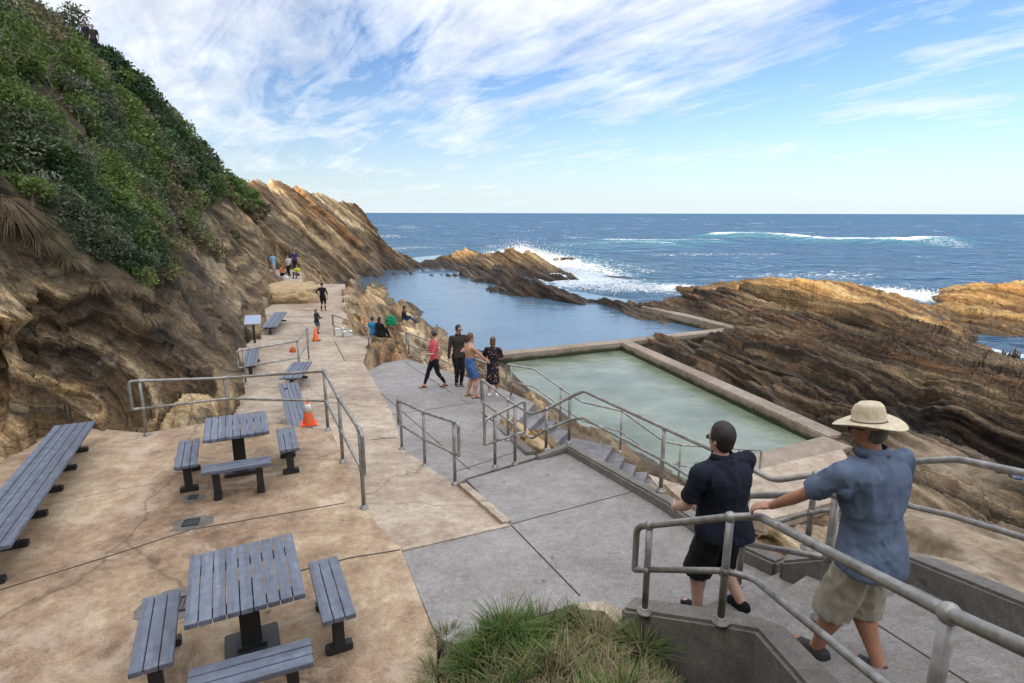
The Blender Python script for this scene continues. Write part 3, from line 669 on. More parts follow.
def hand(bm, wr, d, palm_n, s, curl, side):
    """wr wrist, d pointing dir, palm_n palm normal, side: +1 thumb towards d x n"""
    d = d.normalized(); nrm = (palm_n-d*palm_n.dot(d)).normalized(); acr = d.cross(nrm)*side
    Mx = Matrix((acr, d, nrm)).transposed()
    ball(bm, wr+d*.045*s, 1, 12, (.040*s, .052*s, .018*s), Mx.to_4x4())
    for k, (off, ln, r) in enumerate(((.031, .070, .0095), (.011, .078, .010), (-.010, .073, .0095), (-.030, .058, .0085))):
        b = wr+d*.082*s+acr*off*s; dd = d; seg = [b-d*.02*s, b]; cur = b
        for j, f in enumerate((.45, .32, .26)):
            ang = curl*(.8 if j == 0 else 1.0); dd = (Matrix.Rotation(ang, 3, acr*side) @ dd) if True else dd
            dd = dd.normalized(); 
            cur = cur+dd*ln*s*f; seg.append(cur)
        chain(bm, seg, [r*s*1.05, r*s*1.05, r*s, r*s*.93, r*s*.8], 8)
    tb = wr+d*.02*s+acr*.026*s; t1 = tb+(acr*.8+d*.55+nrm*.25).normalized()*.042*s; t2 = t1+(acr*.25+d*.9+nrm*.4).normalized()*.034*s
    chain(bm, [wr+d*.01*s, tb, t1, t2], [.016*s, .014*s, .0115*s, .009*s], 8)
def person(loc, face, H, label, *, bulk=1., fem=False, lean=(0, 0), twist=0, head_yaw=0, head_pitch=0, rh=None, lh=None, lhw=None, arml=1.0, peak=True, hs=1.0, rf=None, lf=None, pel=None, rpole=(.5, -1, -.2), lpole=(-.5, -1, -.2), kpole=(0, 1, 0.1), krp=None, klp=None,
           top=None, sleeve='short', hem=0, bottoms=None, legs='long', dress=None, shoes='shoe', footwear='shoe', hair='hair', hairstyle='short', skin='skin', hat=None, curl=.35, vox=.011, det=False, group='people around the ocean baths', curl_l=None, glasses=False, seated=False, collar=False, palm_l=None, palm_r=None, dl=None, dr=None, disp=None, toes=None):
    """local frame: x right, y forward, z up. face = direction vector in plan"""
    rz = math.atan2(face[1], face[0])-math.pi/2
    root = empty('person', loc, label, 'person', group, rz)
    if lhw is not None: lh = tuple(Matrix.Rotation(-rz, 3, 'Z') @ (V(lhw)-V(loc)))
    s = H/1.75; B = bulk
    hipz = .525*H if pel is None else pel[2]; px, py = (0, 0) if pel is None else pel[:2]
    PEL = V((px, py, hipz)); ld = V((lean[0], lean[1], 1)).normalized()
    Rt = (Matrix.Rotation(twist, 3, ld) @ V((1, 0, 0))); Fw = ld.cross(Rt).normalized(); Rt = Fw.cross(ld).normalized()
    hr = V((1, 0, 0)); hf = V((0, 1, 0))
    NB = PEL+ld*.305*H                       # neck base
    SH = PEL+ld*.274*H
    sw = (.105 if fem else .117)*H*(.55+.45*B)
    shR = SH+Rt*sw; shL = SH-Rt*sw
    ho = .052*H*(.7+.3*B); hipR = PEL+hr*ho-V((0, 0, .02*H)); hipL = PEL-hr*ho-V((0, 0, .02*H))
    ua, fa = .172*H*arml, .150*H*arml; th, sh_ = .245*H, .235*H
    rh = V(rh) if rh else shR+V((.05*s, .02*s, -.31*H)); lh = V(lh) if lh else shL+V((-.05*s, .02*s, -.31*H))
    elR, wrR = ik(shR, rh, ua, fa, rpole); elL, wrL = ik(shL, lh, ua, fa, lpole)
    rf = V(rf) if rf else V((.07*s, 0, .045*H)); lf = V(lf) if lf else V((-.07*s, 0, .045*H))
    knR, anR = ik(hipR, rf, th, sh_, krp or kpole); knL, anL = ik(hipL, lf, th, sh_, klp or kpole)
    hy = Matrix.Rotation(head_yaw, 3, 'Z') @ Matrix.Rotation(head_pitch, 3, 'X')
    hR = hy @ V((1, 0, 0)); hF = hy @ V((0, 1, 0)); hU = hy @ V((0, 0, 1))
    hc = NB+ld*.035*H+hU*.068*H+hF*.022*s
    HM = Matrix((hR, hF, hU)).transposed().to_4x4()
    hw = .0435*H*hs; hd = .054*H*hs; hh = .066*H*hs; s0_ = s; s = s*hs
    def hp(x, y, z): return hc+hR*x*s+hF*y*s+hU*z*s
    def torso(bm, g=0, hemz=0, wide=1., top_=True):
        fx = .80 if fem else 1.0
        secs = []
        lst = [(-.055, .060 if not fem else .07, .05), (-.02, .088 if not fem else .095, .064), (.04, .086 if not fem else .088, .062), (.105, .079*(.88 if fem else 1), .056), (.17, .093*(.93 if fem else 1), .064), (.225, .106*(.90 if fem else 1), .068), (.258, .108*(.90 if fem else 1), .060), (.282, .088, .050), (.300, .060, .042), (.325, .036, .036)]
        for k, (t, rx, ry) in enumerate(lst):
            bel = 1+(B-1)*(1.6 if .0 <= t <= .2 else .8)
            f = min(1, max(0, t/.15)); rt = hr.lerp(Rt, f).normalized(); fw = ld.cross(rt).normalized()
            gg = g if (t < .3 or g < 0) else g*.5
            secs.append((PEL+ld*t*H+fw*(B-1)*.05*(1 if .02 < t < .18 else 0), rt, fw, rx*H*(.6+.4*B)+gg, ry*H*bel+gg))
        if hemz: secs = [(PEL+ld*(-hemz), hr, hf, (.108 if not fem else .1)*H*(.6+.4*B)+g*1.4, .072*H*(1+(B-1)*1.2)+g*1.6), (PEL+ld*(-.02*H), hr, hf, .106*H*(.6+.4*B)+g*1.2, .070*H*(1+(B-1)*1.2)+g*1.3)]+secs[2:]
        if not top_: secs = secs[:4]
        loft(bm, secs)
    # ---- body, one continuous surface
    bm = BM(); torso(bm, -.014 if (top or dress) else 0)
    capsule(bm, NB-ld*.01*H, hc-hU*.05*H, .034*H*(.7+.3*B), .031*H, 14)
    ball(bm, hc+hU*.008*H, 1, 20, (hw, hd, hh*.92), HM)
    loft(bm, [(hp(0, .008, -.112), hR, hF, .018*s, .022*s), (hp(0, .012, -.10), hR, hF, .036*s, .048*s), (hp(0, .008, -.07), hR, hF, .052*s*(.9+.1*B), .072*s), (hp(0, .006, -.03), hR, hF, .064*s, .085*s), (hp(0, .004, .02), hR, hF, .068*s, .088*s)], 16)
    capsule(bm, hp(0, .090, .012), hp(0, .112, -.028), .008*s, .012*s, 8)            # nose
    for x in (-1, 1):
        ball(bm, hp(x*.076, -.006, -.010), 1, 8, (.008*s, .018*s, .030*s), HM @ Matrix.Rotation(x*.25, 4, 'Z'))
        ball(bm, hp(x*.03, .078, .012), 1, 8, (.018*s, .012*s, .008*s), HM)        # brow
    capsule(bm, hp(-.018, .088, -.058), hp(.018, .088, -.058), .0075*s, .0075*s, 8)          # lips
    capsule(bm, hp(0, .072, -.088), hp(0, .080, -.098), .02*s, .014*s, 8)          # chin
    s = s0_
    ar = (.0275 if not fem else .0245)*H*(.5+.5*B)
    chain(bm, [SH+Rt*sw*.45-ld*.012*H, shR-ld*.006*H, (shR+elR)/2, elR, elR.lerp(wrR, .35), wrR], [ar*(.7 if top or dress else 1.1), ar*(.86 if top or dress else 1.05), ar*.93, ar*.75, ar*.78, ar*.5])
    chain(bm, [SH-Rt*sw*.45-ld*.012*H, shL-ld*.006*H, (shL+elL)/2, elL, elL.lerp(wrL, .35), wrL], [ar*(.7 if top or dress else 1.1), ar*(.86 if top or dress else 1.05), ar*.93, ar*.75, ar*.78, ar*.5])
    dR = V(dr) if dr else (wrR-elR); dL = V(dl) if dl else (wrL-elL)
    hand(bm, wrR, dR, V(palm_r) if palm_r else V((-1, .2, -.3)), s, curl, 1 if not palm_r else 1)
    hand(bm, wrL, dL, V(palm_l) if palm_l else V((1, .2, -.3)), s, curl if curl_l is None else curl_l, -1)
    lr = (.050 if not fem else .049)*H*(.7+.3*B)
    for hp_, kn, an, sx in ((hipR, knR, anR, 1), (hipL, knL, anL, -1)):
        cv = kn.lerp(an, .3)-V((0, .012*s, 0))
        chain(bm, [hp_, hp_.lerp(kn, .5), kn, cv, kn.lerp(an, .62), an], [lr*1.1, lr*.98, lr*.70, lr*.78, lr*.55, lr*.42])
        yw = 0 if not toes else toes*sx
        fd = V((math.sin(yw), math.cos(yw), 0)); zf = an.z-.045*H
        fz = V((0, 0, an.z-.045*H))
        tip = V((an.x, an.y, 0))+fd*.155*s+fz
        capsule(bm, V((an.x, an.y, 0))-fd*.035*s+fz+V((0, 0, .034*s)), tip-fd*.02*s+V((0, 0, .024*s)), .034*s, .022*s, 10)
        capsule(bm, an, V((an.x, an.y, 0))+fd*.08*s+fz+V((0, 0, .035*s)), .036*s, .028*s, 10)
        for k in range(5): 
            q = tip+fd.cross(V((0, 0, 1)))*(k-2)*.017*s
            capsule(bm, q-fd*.03*s+V((0, 0, .018*s)), q+fd*(.012-.006*abs(k-1))*s+V((0, 0, .013*s)), .011*s, .009*s, 6)
        capsule(bm, V((an.x, an.y, 0))+fd*.04*s+fz+V((0, 0, .022*s)), tip-fd*.015*s+V((0, 0, .018*s)), .032*s, .040*s, 10)
        # footwear
        if footwear:
            sb = BM(); side = fd.cross(V((0, 0, 1)))
            def outline(g, z0): return [(V((an.x, an.y, 0))+fz+fd*y*s+V((0, 0, z0))) for y in ()]
            prof = [(-.075, .022), (-.06, .036), (0, .038), (.06, .042), (.115, .050), (.155, .044), (.185, .020)]
            O = V((an.x, an.y, 0))+fz
            lo = .0; so = [O+fd*y*s+side*x*s for y, x in prof]+[O+fd*y*s-side*x*s for y, x in prof[::-1]]
            vs = [sb.verts.new(p+V((0, 0, -.012*s))) for p in so]; f = sb.faces.new(vs); r = bmesh.ops.extrude_face_region(sb, geom=[f])
            for v in r['geom']:
                if isinstance(v, bmesh.types.BMVert): v.co.z += .024*s
            sol = fin('sole', sb, M['sole' if footwear == 'loafer' else ('white' if footwear == 'white' else 'black')], None, world=False)
            if footwear in ('shoe', 'loafer', 'white', 'clog'):
                sb = BM(); secs = []
                for y, x, z in ((-.082, .026, .07), (-.06, .041, .088), (0, .044, .090), (.05, .045, .074), (.11, .050, .050), (.155, .045, .036), (.185, .020, .022)):
                    secs.append([O+fd*y*s+side*x*s*c+V((0, 0, .012*s+z*s*q)) for c, q in ((-1, 0), (-1.03, .4), (-.75, .8), (-.3, 1), (.3, 1), (.75, .8), (1.03, .4), (1, 0))])
                ring_mesh(sb, secs); sh = remesh('shoe', sb, M[shoes if footwear != 'white' else 'white'], root, .007 if det else .012, 3)
                sol.parent = sh
            else:
                sb = BM(); c0 = O+fd*.10*s+V((0, 0, .02*s)); tube(sb, fillet([O+fd*.03*s+side*.045*s+V((0, 0, .015*s)), O+fd*.07*s+side*.03*s+V((0, 0, .062*s)), O+fd*.115*s+V((0, 0, .045*s)), O+fd*.07*s-side*.03*s+V((0, 0, .062*s)), O+fd*.03*s-side*.045*s+V((0, 0, .015*s))], .03*s), .008*s, 6)
                sh = fin('sandal', sb, M['blk'], root, True, world=False); sol.parent = sh
    remesh('body', bm, M[skin], root, vox*.62 if det else vox*.85, 4)
    s = s0_*hs
    # ---- eyes
    for x in (-1, 1):
        bm = BM(); ball(bm, hp(x*.031, .077, -.004), .011*s, 8); fin('eye', bm, M['white'], root, True, world=False)
    if glasses:
        bm = BM()
        for x in (-1, 1): ball(bm, hp(x*.033, .090, -.006), 1, 10, (.028*s, .006*s, .020*s), HM); tube(bm, [hp(x*.058, .088, .0), hp(x*.078, .03, .002), hp(x*.078, -.01, 0)], .0035*s, 6)
        tube(bm, [hp(-.03, .096, -.002), hp(.03, .096, -.002)], .004*s, 6)
        fin('sunglasses', bm, M['black'], root, True, world=False)
    s = s0_
    # ---- clothes
    dd = .006 if disp is None else disp
    if top:
        bm = BM(); torso(bm, .016*s, hem)
        for sd, s_, el, wr in ((1, shR, elR, wrR), (-1, shL, elL, wrL)):
            a0 = SH+Rt*sd*sw*.35+ld*.004*H
            capsule(bm, a0, s_, ar*1.1+.018, ar*1.08+.018); capsule(bm, SH-ld*.06*H, s_-ld*.05*H, ar*1.2, ar*1.0)
            if sleeve == 'short': e = s_.lerp(el, .80); capsule(bm, s_, s_.lerp(el, .5), ar*1.08+.018, ar*1.05+.014); capsule(bm, s_.lerp(el, .1), e, ar*1.02+.006, ar*.98+.015*s, flat=True)
            elif sleeve == 'long': chain(bm, [s_, s_.lerp(el, .5), el, wr.lerp(el, .04)], [ar*1.08+.014, ar+.011, ar*.85+.010, ar*.6+.010])
        remesh('shirt' if sleeve != 'long' else 'long_sleeved_top', bm, M[top], root, vox*.8, 7 if det else 4, dd)
        if collar:
            bm = BM(); c0 = NB+ld*.034*H+Fw*.006; rings = []
            for k in range(25):
                t = -math.pi*.93/1*1+2*math.pi*.93*k/24-math.pi/2; cs, sn = math.cos(t), math.sin(t); rx, ry = .039*H*(.8+.2*B), .041*H*(.8+.2*B)
                a = c0+Rt*cs*rx+Fw*sn*ry; b = c0+Rt*cs*rx*1.22+Fw*sn*ry*1.22-ld*.024*H
                rings.append([a+ld*.006*H, a+ld*.007*H+Rt*cs*.005+Fw*sn*.005, b+Rt*cs*.005+Fw*sn*.005, b])
            ring_mesh(bm, rings); fin('collar', bm, M[top], root, True, world=False)
    if bottoms:
        bm = BM(); torso(bm, .014*s, 0, top_=False)
        for hp_, kn, an in ((hipR, knR, anR), (hipL, knL, anL)):
            if legs == 'long': chain(bm, [hp_, hp_.lerp(kn, .5), kn, kn.lerp(an, .35)-V((0, .01, 0)), an+V((0, 0, .03*s))], [lr*1.2+.012, lr+.012, lr*.7+.012, lr*.66+.010, lr*.46+.010])
            elif legs == 'tight': chain(bm, [hp_, hp_.lerp(kn, .5), kn, kn.lerp(an, .3)-V((0, .01, 0)), kn.lerp(an, .88)], [lr*1.17+.006, lr+.006, lr*.68+.006, lr*.72+.004, lr*.45+.005])
            else:
                e = hp_.lerp(kn, .80 if legs == 'shorts' else 1.0); capsule(bm, hp_, hp_.lerp(kn, .6), lr*1.08+.010, lr*1.0+.016); e = kn.lerp(an, .20) if det and legs == 'knee' else e; capsule(bm, hp_.lerp(kn, .45), e, lr*1.05+.012, lr*.92+.032*s, flat=True)
        remesh('shorts' if legs not in ('long', 'tight') else 'trousers', bm, M[bottoms], root, vox*.8, 4, dd*.8)
    if dress:
        bm = BM(); secs = []; zb = .22*H
        for f, rx, ry in ((0, .115, .095), (.35, .105, .085), (.75, .10, .07), (1, .082, .06)): secs.append((V((px, py, zb+(hipz+.08*H-zb)*f)), hr, hf, rx*H, ry*H))
        loft(bm, secs); torso(bm, .014*s)
        for sd, s_, el in ((1, shR, elR), (-1, shL, elL)): capsule(bm, SH+Rt*sd*sw*.5, s_, ar*1.2+.012, ar*1.15+.014); capsule(bm, s_, s_.lerp(el, .85), ar*1.1+.014, ar+.028, flat=True)
        remesh('dress', bm, M[dress], root, vox*.85, 2, .008)
    # ---- hair / hats
    s = s0_*hs; bm = BM()
    if hairstyle != 'none':
        g = .010*s
        if hat == 'brim': ball(bm, hp(0, -.012, -.012), 1, 20, (.078*s, .088*s, .048*s), HM)
        else: ball(bm, hc+hU*.018*H-hF*.010*s, 1, 20, (hw+g, hd*.97+g*.6, hh*.86+g), HM)
        if hairstyle == 'long':
            loft(bm, [(hp(0, -.075, -.26), hR, hF, .05*s, .022*s), (hp(0, -.07, -.15), hR, hF, .072*s, .034*s), (hp(0, -.045, -.03), hR, hF, .078*s, .055*s), (hp(0, -.03, .04), hR, hF, .07*s, .06*s)], 16)
        elif hairstyle == 'bob': loft(bm, [(hp(0, -.025, -.115), hR, hF, .082*s, .075*s), (hp(0, -.02, -.05), hR, hF, .085*s, .08*s), (hp(0, -.015, .03), hR, hF, .08*s, .085*s)], 16)
        elif hairstyle == 'bun': ball(bm, hp(0, -.10, .03), .035*s, 10)
        else: ball(bm, hp(0, -.030, -.03), 1, 12, (.070*s, .066*s, .064*s), HM); (ball(bm, hp(0, -.01, .045), 1, 12, (.074*s, .088*s, .06*s), HM) if hat != 'brim' else None)
        # cut the face clear
        kill = [v for v in bm.verts if (v.co-hc).dot(hF) > .050*s and (v.co-hc).dot(hU) < .055*s]
        for v in kill: v.co -= hF*((v.co-hc).dot(hF)-.048*s)
        remesh('hair', bm, M[hair], root, .009 if det else .012, 2, .004)
    if hat == 'cap':
        bm = BM(); Mh = HM; n = 24; rings = []
        for k in range(9):
            t = k/8*math.pi/2; z = .118*math.sin(t)**.9 if k else 0; r = math.cos(t)**.55 if k < 8 else .02
            rings.append([hp(.082*r*math.cos(2*math.pi*j/n), -.006+.104*r*math.sin(2*math.pi*j/n), .016+z-.03*(1-min(1, max(0, (math.sin(2*math.pi*j/n)+1))))*(1 if k == 0 else .3)) for j in range(n)])
        ring_mesh(bm, rings); c_ = fin('cap', bm, M['blk'], root, True, world=False)
        bm = BM(); rings = []
        for k in range(13 if peak else 0):
            t = math.pi*(.12+.76*k/12); x = .078*math.cos(t); y = .098*math.sin(t); fr = .07*math.sin(t)**.7
            rings.append([hp(x, y-.02, .022), hp(x*1.02, y+fr, .012-abs(x)*.15), hp(x*1.02, y+fr, .007-abs(x)*.15), hp(x, y-.02, .017)])
        if peak: ring_mesh(bm, rings); q = fin('peak', bm, M['blk'], root, True, world=False); q.parent = c_
        else: bm.free()
        bm = BM(); ball(bm, hp(0, -.004, .135), .008*s, 8); q = fin('cap_button', bm, M['blk'], root, True, world=False); q.parent = c_
    if hat == 'brim':
        T = HM @ Matrix.Rotation(R(-2), 4, 'X')
        def hh_(r, z, a): 
            x = r*.92*math.cos(a); y = r*1.08*math.sin(a)
            return hc+(T @ Vector((x*.90, y*.90, z*.95)))*s
        n = 40; prof = [(.088, .030), (.130, .022), (.172, .026), (.192, .034), (.196, .037), (.192, .040), (.170, .033), (.130, .030), (.095, .040), (.092, .070), (.088, .105), (.080, .135), (.068, .150), (.045, .150), (.02, .140), (.001, .138)]
        bm = BM(); rings = []
        for r, z in prof:
            ring = []
            for k in range(n):
                a = 2*math.pi*k/n; zz = z
                if r > .12: zz = z - .020*(r-.12)/.076*(math.sin(a)**2)*1.6 + .012*(r-.12)/.076*(math.cos(a)**2)
                rr = r
                if z > .1: rr = r*(1-.16*max(0, math.sin(a))*((z-.1)/.05)); 
                if r < .075: zz -= .014*math.exp(-(math.cos(a)*r/.02)**2)
                ring.append(hh_(rr, zz, a))
            rings.append(ring)
        ring_mesh(bm, rings); h_ = fin('hat', bm, M['straw'], root, True, world=False)
        bm = BM(); ring_mesh(bm, [[hh_(r, z, 2*math.pi*k/n) for k in range(n)] for r, z in ((.090, .036), (.0970, .036), (.0955, .048), (.090, .048))], cap=False)
        q = fin('hat_band', bm, M['band'], root, True, world=False); q.parent = h_
    return root
def loc(px, py, h): return P(px, py, h)
# nearer rail position update is folded in the node lists above
PEOPLE = True
if PEOPLE:
    person(W(1.88, 4.60, 3.64), (-.42, .9), 1.88, 'man with short dark hair, navy polo and black shorts walking down the steps', bulk=1.42, lean=(-.07, .08), head_yaw=.12, top='navy', sleeve='short', bottoms='blk', legs='knee', hair='hair', collar=True, hs=1.1,
           lh=(-.26, .34, 1.02), rh=(.20, .26, .96), rpole=(.7, -1, -.8), lpole=(-.7, -1, -.4), rf=(.15, -.13, .23), lf=(-.11, .13, .083), footwear='clog', shoes='blk', skin='skin3', det=True, glasses=True, hem=.10, disp=.015)
    person(W(2.29, 3.28, 3.03), (-.45, .89), 1.88, 'man in straw hat, blue shirt and khaki shorts gripping the nearest rail', bulk=1.10, lean=(-.05, .10), head_yaw=.28, arml=1.05, twist=-.12, lhw=(1.74, 3.74, CZ-2.08), head_pitch=-.12, top='blueshirt', sleeve='short', bottoms='khaki', legs='knee', hair='hairg', hat='brim', collar=True,
           lh=(-.20, .58, .84), lpole=(-.3, -.6, -1), dl=(-.55, .75, -.25), palm_l=(.1, 0, -1), curl_l=.55, rh=(.32, .10, .86), rf=(.11, -.10, .115), lf=(-.05, .26, -.06), footwear='loafer', skin='skin2', det=True, hem=.15, disp=.022, glasses=True)
    G = 'people on the pavement by the pools'
    person(on(PLAT, 435, 387.5), (-.85, -.35), 1.66, 'woman in pink top and black leggings walking left on the pavement', fem=True, bulk=.95, top='pink', sleeve='short', bottoms='blk', legs='tight', hairstyle='bun', glasses=True, rf=(.08, .30, .08), lf=(-.06, -.30, .12), footwear='sandal', lh=(-.12, .30, 1.05), rh=(.14, .28, 1.12), group=G)
    person(on(PLAT, 459, 385.5), (.35, -.9), 1.82, 'man in charcoal long-sleeved shirt and black trousers with sunglasses', bulk=.92, top='char', sleeve='long', bottoms='blk', legs='long', glasses=True, head_yaw=.5, footwear='shoe', rh=(.31, .06, .84), lh=(-.12, .26, 1.14), rpole=(1, -.3, -.2), lpole=(-1, -.3, -.3), group=G, hem=.08, collar=True)
    person(on(PLAT, 470.5, 397), (.75, .35), 1.78, 'shirtless man in blue patterned shorts seen from behind', bulk=1.08, bottoms='bluesh', legs='shorts', hair='hair2', rh=(.18, .42, 1.02), lh=(-.10, .36, 1.05), footwear='sandal', group=G, skin='skin', rf=(.13, .06, .08), lf=(-.13, -.05, .08))
    person(on(PLAT, 493, 395.5), (.15, .95), 1.66, 'woman in dark floral dress and white shoes at the head of the pool stairs', fem=True, bulk=1.05, dress='floral', hair='hair2', hairstyle='bob', rh=(.16, .30, 1.0), lh=(-.2, .28, 1.0), footwear='white', rf=(.10, .02, .075), lf=(-.10, -.06, .075), group=G)
    person(on(WALK, 323.5, 311), (.05, 1), 1.70, 'woman in all black walking away along the far path', fem=True, bulk=1.0, top='blk', sleeve='long', bottoms='blk', legs='tight', hairstyle='bun', rf=(.08, .10, .075), lf=(-.08, -.12, .09), group=G, footwear='sandal', lh=(-.30, .05, 1.05), rh=(.3, .05, 1.05))
    person(on(WALK, 317.5, 333.5), (.85, -.2), 1.15, 'child with long brown hair in dark jacket behind the orange cone', fem=True, top='dark', sleeve='long', bottoms='olive', legs='shorts', hair='hair2', hairstyle='long', rh=(.1, .25, .72), lh=(-.1, .22, .72), group=G, hem=.1)
    sit = dict(pel=(0, 0, .11), kpole=(0, .2, 1))
    S2 = 'people sitting on the rocks'
    person(P(373, 336, 5.45), (.3, .9), 1.5, 'child in blue top sitting by the path with back turned', top='teal', bottoms='denim', sleeve='short', pel=(0, 0, .16), kpole=(0, .2, 1), rf=(.12, .4, .0), lf=(-.12, .4, .0), rh=(.15, .3, .3), lh=(-.15, .3, .3), group=S2, hair='hair')
    person(P(380, 337.5, 5.45), (.5, .85), 1.66, 'long dark-haired woman in black sitting beside the child in blue', fem=True, top='blk', bottoms='blk', sleeve='long', pel=(0, 0, .14), kpole=(0, .2, 1), rf=(.12, .45, .0), lf=(-.12, .45, .0), rh=(.15, .35, .3), lh=(-.15, .35, .3), group=S2, hair='hair', hairstyle='long')
    person(P(403.5, 322.5, 5.85), (1, .25), 1.68, 'person in dark hooded top and jeans sitting alone at the blue pool edge', top='dark', bottoms='denim', sleeve='long', pel=(0, 0, .12), kpole=(0, .2, 1), lean=(0, .12), rf=(.12, .62, .05), lf=(-.10, .70, .03), rh=(.15, .4, .3), lh=(-.15, .4, .3), group=S2, hair='hair', hairstyle='long')
    G3 = 'picnic group on the far ledge'
    person(P(274, 272.5, 5.0), (.6, -.7), 1.65, 'woman in long light blue dress standing on the far picnic ledge', fem=True, dress='ltblue', hair='hair', hairstyle='bob', group=G3, rh=(.2, .15, .9))
    person(P(289.5, 276, 5.0), (-.3, -.9), 1.68, 'woman in white top standing among the far picnic group', fem=True, top='whitec', bottoms='blk', legs='long', hair='hair', hairstyle='bob', group=G3, rh=(.2, .25, .95), lh=(-.2, .25, .95))
    person(P(295.5, 270, 5.0), (.2, -.9), 1.72, 'person in dark violet top at the back of the far picnic group', top='purple', bottoms='blk', legs='long', group=G3, rh=(.2, .2, .95))
    person(P(282, 277.5, 5.0), (.9, -.2), 1.55, 'person in orange top sitting low on the far picnic ledge', top='orangec', bottoms='blk', legs='long', pel=(0, 0, .25), kpole=(0, .2, 1), rf=(.12, .4, .06), lf=(-.12, .4, .06), rh=(.15, .35, .4), lh=(-.15, .35, .4), group=G3)
    person(P(298, 278, 5.0), (-.3, -.9), 1.6, 'person in bright lime top crouching at the edge of the far ledge', top='hivis', bottoms='olive', legs='long', pel=(0, 0, .28), kpole=(0, .2, 1), rf=(.14, .35, .06), lf=(-.14, .35, .06), rh=(.2, .35, .4), lh=(-.15, .35, .4), group=G3)
    G4 = 'pair at the clifftop railing'
    person(PY(89, 53, 37), (-.3, -.9), 1.72, 'person in dark clothes at the clifftop railing, left of the pair', top='dark', bottoms='blk', legs='long', group=G4)
    person(PY(96, 55, 37), (.2, -.9), 1.66, 'person in dark brownish clothes at the clifftop railing, right of the pair', top='char', bottoms='blk', legs='long', group=G4)

# bags and small things
def bag(c, s, mat, label, cat='bag', name='bag'):
    root = empty(name, c, label, cat); bm = BM()
    loft(bm, [((0, 0, 0), V((1, 0, 0)), V((0, 1, 0)), s[0]*.4, s[1]*.4), ((0, 0, s[2]*.15), V((1, 0, 0)), V((0, 1, 0)), s[0]*.52, s[1]*.5), ((0, 0, s[2]*.6), V((1, 0, 0)), V((0, 1, 0)), s[0]*.45, s[1]*.45), ((0, 0, s[2]*.9), V((1, 0, 0)), V((0, 1, 0)), s[0]*.3, s[1]*.3), ((0, 0, s[2]), V((1, 0, 0)), V((0, 1, 0)), s[0]*.15, s[1]*.15)], 16)
    remesh('bag_body', bm, M[mat], root, .02, 2, .03)
    bm = BM(); tube(bm, fillet([(-s[0]*.2, 0, s[2]*.85), (-s[0]*.15, 0, s[2]*1.25), (s[0]*.15, 0, s[2]*1.25), (s[0]*.2, 0, s[2]*.85)], .08), .012, 6); fin('strap', bm, M[mat], root, True, world=False)
bag(P(391, 325, 5.75), (.6, .4, .5), 'green', 'bulging green cloth bag on the orange rocks beside the lone sitter')
bag(P(269, 280.5, 5.0), (.5, .4, .6), 'blk', 'black rucksack on the left of the far picnic ledge')
bag(P(286, 279, 5.0), (.45, .3, .3), 'whitec', 'pale bag in front of the far picnic group')
bag(on(WALK, 293, 352), (.22, .2, .18), 'orangec', 'small red and orange bag on the walkway behind the curved handrail')
bm = BM(); box(bm, (0, 0, .012), (.05, .11, .02), bev=.004); bm.transform(Matrix.Translation(P(286, 389, 4.05)))
tag(fin('water_bottle', bm, M['black']), 'small black item lying on the wide bench by the cone', 'phone')

# clifftop railing
handrail([[PY(68, 45, 38), PY(68, 27, 38).z, True], [PY(76, 48, 38), PY(76, 29, 38).z, True], [PY(86, 52, 38), PY(86, 32, 38).z, True], [PY(100, 60, 38), PY(100, 40, 38).z, True]], 'distant railing on the clifftop beside the two people', r=.04, fit=False, start=False, end=False)

# ------------------------------------------------------------------ terrain
def T(p, tan=0, veg=0, gold=0, lich=0, smooth=0, wet=0): TIN.append((p, tan, veg, gold, lich, smooth, wet))
def tp(px, py, h, **k): T(P(px, py, h), **k)
def ty(px, py, Y, **k): T(PY(px, py, Y), **k)
def tw(x, y, h, **k): T(W(x, y, h), **k)
# near cliff foot and rock face
for a in ((-8.5, 7.9, 3.8), (-8.9, 9.3, 3.8), (-8.55, 10.3, 3.85), (-7.5, 10.2, 3.9), (-6.7, 10.3, 3.95), (-6.3, 11.2, 4.0), (-6.5, 12.2, 4.5), (-8.2, 16.5, 4.7)): tw(*a, tan=.75)
tw(-7.6, 6.3, 3.8, tan=.8); tw(-7.0, 3.0, 3.8, tan=.8); tw(-6.5, 0, 3.6, tan=.8)
for px, py, Y, tn, vg, li in ((0, 430, 8.9, .95, 0, 0), (0, 340, 9.5, .95, 0, .3), (0, 262, 10.1, 1, 0, 0), (-120, 330, 8.2, 1, 0, 0), (-120, 240, 9, 1, .2, 0), (40, 400, 10.6, .9, 0, .7), (45, 330, 11.4, .6, 0, .9), (50, 262, 12.0, .5, .3, .2),
                          (90, 400, 11.3, .75, 0, .5), (95, 340, 12.4, .35, 0, .6), (100, 292, 13.4, .2, .5, .2), (140, 405, 11.6, .95, 0, 0), (150, 360, 13.0, .8, 0, .2), (165, 320, 15.0, .2, 0, .2), (160, 288, 17.0, .3, .1, .2),
                          (195, 405, 12.0, .8, 0, 0), (200, 370, 13.8, .5, 0, .2), (215, 335, 17.5, .3, 0, .2), (235, 370, 16.2, .4, 0, 0), (200, 300, 20, .35, 0, .2), (180, 262, 21.5, .6, 0, .2), (240, 325, 22.5, .35, 0, .2), (225, 275, 27, .45, 0, .2), (250, 300, 29, .5, 0, 0),
                          (160, 215, 27, .7, .35, .3), (190, 240, 27.5, .85, .1, .5), (225, 240, 33, .9, 0, .2), (250, 262, 38.5, .5, 0, 0), (215, 222, 35, .9, .3, .2), (243, 290, 33, .6, 0, 0)):
    ty(px, py, Y, tan=tn if tn > .7 else tn-.14, veg=vg, lich=li)
